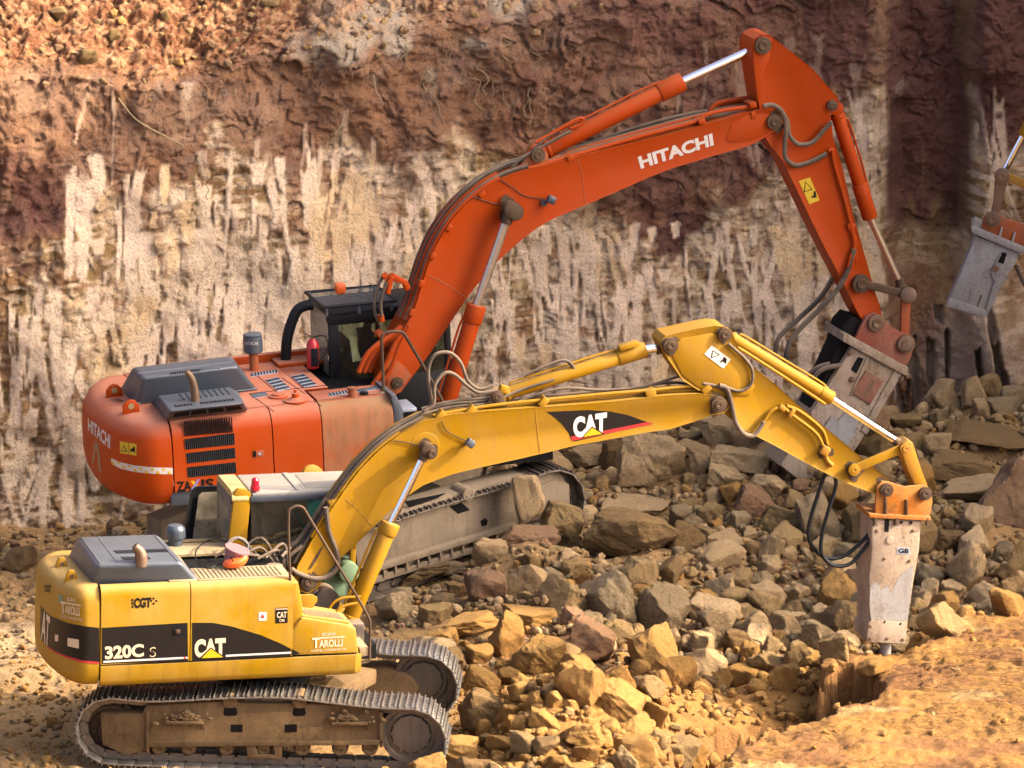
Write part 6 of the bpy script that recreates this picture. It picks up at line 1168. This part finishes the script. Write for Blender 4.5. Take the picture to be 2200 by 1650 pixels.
# stones one can point at, from the photograph: x0, y0, x1, y1 in the picture, material, seed, planes, tilt
BIG = [
 (1330, 920, 1462, 1058, 'rock_pale', 101, 9, 0, 'tall pointed tan boulder standing below the black decal of the yellow boom'),
 (1266, 1082, 1450, 1218, 'rock_brown', 102, 8, .05, 'largest olive brown boulder, blocky, in the middle of the rubble'),
 (1104, 1356, 1216, 1462, 'rock_ochre', 103, 10, 0, 'big rounded sunlit ochre boulder ahead of the yellow tracks'),
 (1050, 1316, 1120, 1428, 'rock_ochre', 104, 8, .15, 'upright ochre slab leaning on the big sunlit boulder'),
 (1082, 1296, 1192, 1356, 'rock_ochre', 105, 9, .1, 'flat bright yellow stone on top of the leaning slab'),
 (955, 1312, 1066, 1378, 'rock_ochre', 106, 9, -.2, 'wedge shaped sunlit stone left of the leaning slab'),
 (826, 1350, 935, 1404, 'rock_brown', 107, 8, .0, 'wide dark ochre stone just behind the far yellow track'),
 (920, 1336, 984, 1400, 'rock_ochre', 108, 7, .3, 'triangular ochre stone behind the far yellow track'),
 (1104, 1018, 1166, 1130, 'rock_pale', 109, 9, .0, 'upright pillar shaped grey stone standing against the orange excavator track'),
 (1080, 1118, 1196, 1184, 'rock_red', 110, 10, 0, 'rounded reddish stone at the foot of the upright pillar stone'),
 (1018, 1154, 1092, 1230, 'rock_pale', 111, 9, .1, 'pinkish grey square stone below the orange excavator track'),
 (1046, 1216, 1116, 1282, 'rock_red', 112, 10, -.2, 'reddish rounded stone below the pinkish grey square one'),
 (856, 1204, 968, 1262, 'rock_brown', 113, 7, -.35, 'long brown slab leaning against the orange excavator track shoes'),
 (940, 1200, 1006, 1240, 'rock_grey', 114, 8, -.1, 'grey stone just right of the long leaning slab'),
 (956, 1244, 1004, 1296, 'rock_brown', 115, 8, -.5, 'egg shaped brown stone below the long leaning slab'),
 (1214, 956, 1314, 1016, 'rock_pale', 116, 9, .1, 'broad grey stone on the heap behind the orange excavator idler'),
 (1290, 942, 1360, 1022, 'rock_brown', 117, 9, 0, 'dark brown stone left of the tall pointed boulder'),
 (1170, 1075, 1250, 1150, 'rock_tan', 118, 8, .3, 'tan stone resting against the front end of the orange track'),
 (1500, 880, 1600, 960, 'rock_pale', 119, 9, .2, 'pale tan stone under the joint of the yellow boom and stick'),
 (1530, 952, 1640, 1030, 'rock_pale', 120, 10, .2, 'streaked grey stone below the joint of the yellow boom and stick'),
 (1455, 945, 1530, 990, 'rock_pale', 121, 8, .15, 'flat grey stone right of the tall pointed boulder'),
 (1520, 985, 1594, 1062, 'rock_pale', 122, 9, -.1, 'angular tan stone left of the orange breaker tip'),
 (1606, 1010, 1690, 1080, 'rock_pale', 123, 9, .1, 'grey flat topped stone touching the orange breaker tip'),
 (1640, 1080, 1724, 1150, 'rock_tan', 124, 8, .2, 'tan pyramid shaped stone left of the hanging hoses'),
 (1300, 1058, 1440, 1098, 'rock_pale', 125, 8, .05, 'long pale slab on top of the largest olive brown boulder'),
 (1278, 1420, 1362, 1502, 'rock_ochre', 126, 8, .0, 'pointed ochre stone above the tilted slab near the hollow'),
 (1276, 1470, 1378, 1548, 'rock_ochre', 127, 7, .45, 'tilted flat ochre slab left of the hollow'),
 (1204, 1546, 1294, 1612, 'rock_ochre', 128, 10, -.1, 'pale cream lumpy stone lowest in the sunlit heap'),
 (920, 1572, 1022, 1665, 'rock_ochre', 129, 6, .05, 'spike shaped orange ochre rock at the bottom edge'),
 (1140, 1520, 1204, 1576, 'rock_ochre', 130, 9, .2, 'pale blocky stone left of the cream lumpy stone'),
 (900, 1545, 956, 1600, 'rock_ochre', 131, 9, 0, 'ochre boulder touching the idler wheel of the yellow excavator'),
 (995, 1380, 1056, 1440, 'rock_ochre', 132, 8, 0, 'square ochre stone right of the far yellow track'),
 (935, 1390, 998, 1450, 'rock_brown', 133, 8, 0, 'dark ochre block at the front end of the far yellow track'),
 (1000, 1436, 1080, 1500, 'rock_ochre', 134, 9, .4, 'bright sloping stone between the track and the big sunlit boulder'),
 (1070, 1430, 1122, 1476, 'rock_ochre', 135, 10, .1, 'rounded brown ochre stone under the leaning slab'),
 (2040, 905, 2200, 960, 'rock_brown', 136, 8, .1, 'long dark slab highest at the right edge'),
 (1990, 960, 2120, 1030, 'rock_brown', 137, 9, .1, 'dark brown wedge stone behind the yellow breaker bracket'),
 (2016, 1010, 2190, 1092, 'rock_pale', 138, 9, -.1, 'large pale stone right of the yellow breaker bracket'),
 (1985, 925, 2042, 985, 'rock_pale', 139, 8, 0, 'pale tan stone at the foot of the dark bulging rock'),
 (1905, 880, 1975, 930, 'rock_tan', 140, 10, 0, 'small knobbly tan stone above the yellow linkage'),
 (1998, 1135, 2074, 1192, 'rock_brown', 141, 9, 0, 'blocky brown stone level with the yellow breaker housing'),
 (2130, 1160, 2176, 1220, 'rock_grey', 142, 8, 0, 'pale grey rounded stone by the right edge'),
 (1700, 1390, 1772, 1440, 'rock_ochre', 143, 9, .1, 'ochre brown stone on the rim of the hollow'),
 (1742, 1296, 1780, 1356, 'rock_pale', 144, 9, .2, 'upright tan stone left of the breaker foot'),
 (1820, 1340, 1880, 1385, 'rock_ochre', 145, 9, 0, 'flat ochre stone touching the foot of the breaker'),
 (1688, 1374, 1738, 1436, 'rock_tan', 146, 7, .3, 'tilted square stone above the hollow'),
 (1560, 1420, 1620, 1485, 'rock_ochre', 147, 8, .4, 'rusty pointed stone at the top of the sandy hollow'),
 (1650, 1420, 1712, 1500, 'rock_ochre', 148, 9, 0, 'tall ochre stone on the back wall of the sandy hollow'),
 (2010, 1244, 2072, 1300, 'rock_pale', 149, 9, 0, 'heart shaped tan stone right of the breaker housing'),
 (1948, 1318, 2000, 1358, 'rock_tan', 150, 9, 0, 'tan stone right of the breaker foot'),
 (2112, 960, 2330, 1180, 'rock_red', 151, 8, .25, 'huge reddish outcrop boulder cut by the right edge'),
]
for (x0, y0, x1, y1, mat, seed, npl, tilt, lab) in BIG:
    cxp = (x0+x1)/2; p = hit(cxp, {109: 1178, 118: 1165, 108: 1400}.get(seed, y1-.22*(y1-y0))); YO = {109: 7.95, 110: 7.6, 118: 8.1, 111: 7.3, 112: 6.9}.get(seed); p = depth_at(cxp, (y0+y1)/2, YO) if YO else p; sc_ = FPX/(p-CAM).dot(FWD); w = (x1-x0)/sc_*1.16; hh = (y1-y0)/sc_*1.12
    dpt = w*random.uniform(.75, 1.0); h = max(.12, (hh-dpt*.22)*1.02)
    c = CAM+ray(cxp, (y0+y1)/2)*((p-CAM).dot(FWD)/FPX); c.y += dpt*.25*0
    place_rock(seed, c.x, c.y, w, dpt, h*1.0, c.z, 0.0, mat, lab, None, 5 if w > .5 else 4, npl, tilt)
    raise_(c.x, c.y, w*.42, dpt*.42, c.z+h*.42)
SHORT = ['tall pointed tan boulder', 'largest olive brown boulder', 'big sunlit ochre boulder', 'leaning ochre slab', 'flat bright yellow stone', 'sunlit wedge stone', 'wide dark ochre stone', 'triangular ochre stone', 'pillar shaped grey stone', 'rounded reddish stone', 'pinkish grey square stone', 'reddish stone by the shoes', 'long leaning brown slab', 'grey stone beside the slab', 'egg shaped brown stone', 'broad grey stone', 'dark brown stone', 'tan stone by the idler', 'pale tan stone under the joint', 'streaked grey stone', 'flat grey stone', 'angular tan stone', 'grey flat topped stone', 'pyramid shaped stone', 'long pale slab', 'pointed ochre stone', 'tilted ochre slab', 'cream lumpy stone', 'spike shaped rock', 'pale blocky stone', 'boulder at the idler', 'square ochre stone', 'dark ochre block', 'bright sloping stone', 'rounded brown ochre stone', 'long dark slab', 'dark brown wedge stone', 'large pale stone', 'tan stone under the bulge', 'knobbly tan stone', 'blocky brown stone', 'pale grey rounded stone', 'ochre brown rim stone', 'upright tan stone', 'flat ochre stone', 'tilted square stone', 'rusty pointed stone', 'tall ochre stone', 'heart shaped stone', 'tan stone at the foot', 'huge outcrop boulder']
rr = random.Random(11)
FOOT = []
def blocked(x, y, r):
    if -2.45 < x < 2.62 and -1.75 < y < 1.75: return True
    dx, dy = x-O0.x, y-O0.y; a = R_(30); lx, ly = dx*math.cos(a)+dy*math.sin(a), -dx*math.sin(a)+dy*math.cos(a)
    return abs(lx) < 2.75+r*.3 and abs(ly) < 1.75+r*.3
bpoly = BP
def inside(x, y, P):
    c = False; n = len(P)
    for i in range(n):
        ax, ay = P[i]; bx, by = P[(i+1) % n]
        if (ay <= y) != (by <= y) and x < ax+(y-ay)*(bx-ax)/(by-ay): c = not c
    return c
grid = {}
def clear(x, y, r):
    for i in range(int(x)-1, int(x)+2):
        for j in range(int(y)-1, int(y)+2):
            for (a, b, q) in grid.get((i, j), ()):
                if (a-x)**2+(b-y)**2 < ((r+q)*.80)**2: return False
    return True
for o in ROCKS: grid.setdefault((int(o.location.x), int(o.location.y)), []).append((o.location.x, o.location.y, o.scale.x*.8))
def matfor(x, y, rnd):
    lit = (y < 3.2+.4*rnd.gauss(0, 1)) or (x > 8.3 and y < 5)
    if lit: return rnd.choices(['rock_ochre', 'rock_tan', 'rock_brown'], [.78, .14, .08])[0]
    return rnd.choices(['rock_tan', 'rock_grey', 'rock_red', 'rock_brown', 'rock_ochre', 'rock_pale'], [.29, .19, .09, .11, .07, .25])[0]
def zone(x, y):
    if x < 1.5: return .003 if y < 9 else .015
    if x < 2.75 and y < 3: return .25
    return 1
placed = []; tries = 0
def seed_rocks(N_, rmin, rmax, tries_max, out):
    t = 0
    while len(out) < N_ and t < tries_max:
        t += 1; x = rr.uniform(-4.6, 11.6); y = rr.uniform(-4.0, 14.0); r = rmin+(rmax-rmin)*rr.random()**2.2
        if blocked(x, y, r) or rr.random() > zone(x, y) or inside(x, y, bpoly): continue
        if y > face_y(x)-.3: continue
        q = project((x, y, Hat(x, y)))
        if not (-40 < q[0] < 2250 and 0 < q[1] < 1700): continue
        if not clear(x, y, r): continue
        if any(b_[0]-4 < q[0] < b_[2]+4 and b_[1]+6 < q[1] < b_[3]+(16 if r > .1 else 2) for b_ in BIG): continue
        if 1430 < q[0] < 1755 and 1485 < q[1] < 1630 and (r > .08 or rr.random() < .93): continue
        grid.setdefault((int(x), int(y)), []).append((x, y, r)); out.append((x, y, r, q))
A_ = []; seed_rocks(255, .155, .34, 120000, A_)
shapes = {}; PEND = []
for k, (x, y, r, q) in enumerate(A_):
    m = matfor(x, y, rr); v = k % 26; big = r > .24; key = (v, m)
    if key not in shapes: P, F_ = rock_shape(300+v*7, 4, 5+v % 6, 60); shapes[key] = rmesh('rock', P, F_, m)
    w = 2*r*rr.uniform(.95, 1.35); d = 2*r*rr.uniform(.75, 1.1); h = 2*r*rr.uniform(.7, 1.2)
    z = Hat(x, y)+h*rr.uniform(.18, .38); o = bpy.data.objects.new('rock', shapes[key]); COL.objects.link(o); o.scale = (w/2, d/2, h/2); o.location = (x, y, z); o.rotation_euler = (rr.uniform(-.4, .4), rr.uniform(-.45, .45), rr.uniform(0, 6.28))
    shp = 'flat' if h < .62*min(w, d) else ('long' if w > 1.45*d else 'blocky'); size = 'large' if r > .28 else ('medium' if r > .2 else 'small')
    PEND.append((o, x, y, size, shp, TN[m], q)); raise_(x, y, w*.46, d*.46, z+h*.36)
NAMED = [(o.location.x, o.location.y, s) for o, s in zip(ROCKS, SHORT)]
NAMED += [(7.9, 2.0, 'upright yellow breaker'), (2.5, -1.1, 'near yellow idler wheel'), (2.5, 1.1, 'far yellow idler wheel'), (-2.3, -1.1, 'yellow drive sprocket'), (3.4, 10.6, 'orange idler wheel'), (-1.5, 7.2, 'orange counterweight'), (9.9, 12.0, 'third breaker'), (7.2, 10.5, 'orange breaker')]
def relate(x, y):
    L = sorted(NAMED, key=lambda n: (n[0]-x)**2+(n[1]-y)**2)[:4]; out = []
    for a, b, s in L:
        dx, dy = x-a, y-b; w = ('right of' if dx > 0 else 'left of') if abs(dx) > abs(dy)*.8 else ('behind' if dy > 0 else 'in front of'); out.append(f'{w} the {s}')
    return out
used = set()
for (o, x, y, size, shp, col, q) in PEND:
    R4 = relate(x, y); lab = None
    for k_ in range(4):
        for pre in ('', 'further off '):
            t = f'{size} {shp} {col} stone {pre}{R4[k_]}'
            if t not in used and len(t.split()) <= 16: lab = t; break
        if lab: break
    if not lab: lab = f'{size} {shp} {col} stone at picture spot {int(q[0]/22)}% across and {int(q[1]/16.5)}% down'
    used.add(lab); tag(o, lab, 'rock', 'broken stones of the rubble heap')
B_ = []; seed_rocks(3400, .055, .155, 260000, B_)
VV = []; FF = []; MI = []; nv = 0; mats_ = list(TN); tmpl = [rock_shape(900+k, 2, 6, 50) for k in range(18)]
def add_small(x, y, z, w, d, h, e, mi):
    global nv
    P, F_ = tmpl[rr.randrange(18)]; R3 = np.array(Matrix.Rotation(e[2], 3, 'Z') @ Matrix.Rotation(e[1], 3, 'Y') @ Matrix.Rotation(e[0], 3, 'X')); Q = (P*np.array((w/2, d/2, h/2)))@R3.T+np.array((x, y, z)); VV.append(Q); FF.append(F_+nv); MI.append(np.full(len(F_), mi)); nv += len(Q)
def flush(name, cat, lab):
    global VV, FF, MI, nv
    V = np.concatenate(VV); F_ = np.concatenate(FF); mi = np.concatenate(MI).astype(np.int32); me = bpy.data.meshes.new(name)
    me.vertices.add(len(V)); me.vertices.foreach_set('co', V.astype(np.float32).ravel()); me.loops.add(F_.size); me.loops.foreach_set('vertex_index', F_.astype(np.int32).ravel()); me.polygons.add(len(F_)); me.polygons.foreach_set('loop_start', np.arange(0, F_.size, 3, dtype=np.int32)); me.update(calc_edges=True)
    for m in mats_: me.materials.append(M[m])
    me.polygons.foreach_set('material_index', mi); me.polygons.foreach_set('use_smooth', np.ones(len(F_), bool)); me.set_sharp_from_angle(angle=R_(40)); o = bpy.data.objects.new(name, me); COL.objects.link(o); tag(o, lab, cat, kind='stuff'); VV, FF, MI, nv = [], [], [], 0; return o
for (x, y, r, q) in B_:
    m = matfor(x, y, rr); w, d, h = [2*r*rr.uniform(.7, 1.2) for _ in range(3)]; h *= .95; z = Hat(x, y)+h*.22
    add_small(x, y, z, w, d, h, (rr.uniform(-.6, .6), rr.uniform(-.6, .6), rr.uniform(0, 6.3)), mats_.index(m)); raise_(x, y, w*.4, d*.4, z+h*.4)
flush('small_stones', 'small stones', 'loose fist sized broken stones filling the gaps of the rubble heap')
for k in range(17000):
    x = rr.uniform(-4.8, 11.6); y = rr.uniform(-4.2, 14.2); r = rr.uniform(.012, .05)*(1 if rr.random() < .8 else 1.6)*(1.2 if x > 2.4 else .9)
    if y > face_y(x)-.1: continue
    ins = inside(x, y, bpoly); qq = project((x, y, -.3))
    if 1420 < qq[0] < 1760 and 1480 < qq[1] < 1640 and rr.random() < .7: continue
    if ins and rr.random() < .965: continue
    
    if abs(x) < 2.3 and abs(y) < 1.4: continue
    if Hat(x, y)-H0[int(round((y+6)/.05)), int(round((x+7)/.05))] > .05: continue
    add_small(x, y, Hat(x, y)+r*.2, 2*r, 2*r*rr.uniform(.6, 1), 2*r*.7, (rr.uniform(-.6, .6), rr.uniform(-.6, .6), rr.uniform(0, 6.3)), mats_.index(matfor(x, y, rr)))
flush('gravel', 'gravel', 'fine gravel and crushed stone scattered over the quarry floor')
# clods and stones lying on the sunlit earth slope above the face
ii = np.random.RandomState(8); bq_ = BVHTree
for k in range(2200):
    x = ii.uniform(-5, 9); s = ii.uniform(-.2, 3.6)**1.0; cr = float(np.interp(x, cx, crest[0])); j = int(np.searchsorted(cs_, cr+s)); i = int(np.searchsorted(cx, x))
    r = .012+.07*ii.rand()**4; add_small(x, Yd[j, i]-r*.1, Zd[j, i]+r*.3, 2*r, 2*r*ii.uniform(.6, 1), 2*r*.75, tuple(ii.uniform(-1, 1, 3)), mats_.index('rock_ochre' if ii.rand() < .08 else ('rock_red' if ii.rand() < .6 else 'rock_tan')))
flush('slope_stones', 'loose stones', 'loose stones and clods on the red earth slope above the quarry face')
for (x, s, w, h) in ((-2.95, .35, .34, .26), (-3.4, 1.25, .30, .22), (-1.9, 1.35, .16, .2), (-2.6, .9, .2, .2), (-.4, 1.1, .3, .18)):
    cr = float(np.interp(x, cx, crest[0])); j = int(np.searchsorted(cs_, cr+s)); i = int(np.searchsorted(cx, x)); place_rock(int(500+x*10), x, float(Yd[j, i]), w, w*.8, h, float(Zd[j, i])+h*.25, x, 'rock_tan', {-2.95: 'biggest pale stone on the red earth slope at upper left', -3.4: 'pale stone nearest the top left corner', -1.9: 'small pale stone high on the slope near the top edge', -2.6: 'small pale stone above the biggest pale slope stone', -.4: 'flat pale stone on the slope right of the others'}[x], 'pale stones on the red earth slope', 3, 9)
# roots hanging from the earth above the face
rt = MB()
for k in range(34):
    x = rr.uniform(-1.6, 3.4); i = int(np.searchsorted(cx, x)); s = float(crest[0][i])-rr.uniform(-.2, 1.2); j = int(np.searchsorted(cs_, s)); y = float(Yd[j, i])-.03; z = float(Zd[j, i]); P = [Vector((x, y, z))]
    for q in range(5): P.append(P[-1]+Vector((rr.gauss(0, .07), -.01-rr.random()*.03, -rr.uniform(.02, .13))))
    rt.tube(P, rr.choice([.004, .006, .008]), 3, 5)
x = -2.2; P = [Vector((a_, float(Yd[int(np.searchsorted(cs_, b_)), int(np.searchsorted(cx, a_))])-.07, b_)) for a_, b_ in ((-2.5, 5.5), (-2.3, 5.25), (-2.1, 5.1), (-1.85, 4.95), (-1.6, 4.8))]; rt.tube(P, .011, 4, 6)
o = rt.build('roots', 'tread'); tag(o, 'thin dry roots hanging from the brown earth at the top of the face', 'roots', kind='stuff')
# ------------------------------------------------------------------ give every separate piece of these parts an object of its own
def split_islands(o):
    me = o.data; n = len(me.vertices); par = list(range(n))
    def find(a):
        while par[a] != a: par[a] = par[par[a]]; a = par[a]
        return a
    for e in me.edges:
        a, b = find(e.vertices[0]), find(e.vertices[1])
        if a != b: par[a] = b
    groups = {}
    for p in me.polygons: groups.setdefault(find(p.vertices[0]), []).append(p)
    if len(groups) < 2: return
    base = o.name.split('.')[0]; out = []
    for g in groups.values():
        vs = sorted({v for p in g for v in p.vertices}); ix = {v: i for i, v in enumerate(vs)}
        m2 = bpy.data.meshes.new(base); m2.from_pydata([me.vertices[v].co[:] for v in vs], [], [[ix[v] for v in p.vertices] for p in g])
        for m in me.materials: m2.materials.append(m)
        smooth(m2); out.append(m2)
    o.data = out[0]
    for m2 in out[1:]:
        c = bpy.data.objects.new(base, m2); COL.objects.link(c); c.parent = o.parent; c.matrix_local = o.matrix_local.copy()
SPLIT = ('pivot_pin', 'frame_opening', 'window_trim', 'housing_slot', 'bracket_pin', 'gusset', 'cylinder_bracket', 'hood_rib', 'steel_pipe', 'boom_hose', 'stick_hose', 'breaker_hose', 'wire', 'weld_seam', 'deck_seam', 'mounting_bracket', 'pipe_coupling', 'guard_rail', 'tipping_link', 'bolt')
for o in list(COL.objects):
    if o.type == 'MESH' and o.parent is not None and o.name.split('.')[0] in SPLIT: split_islands(o)
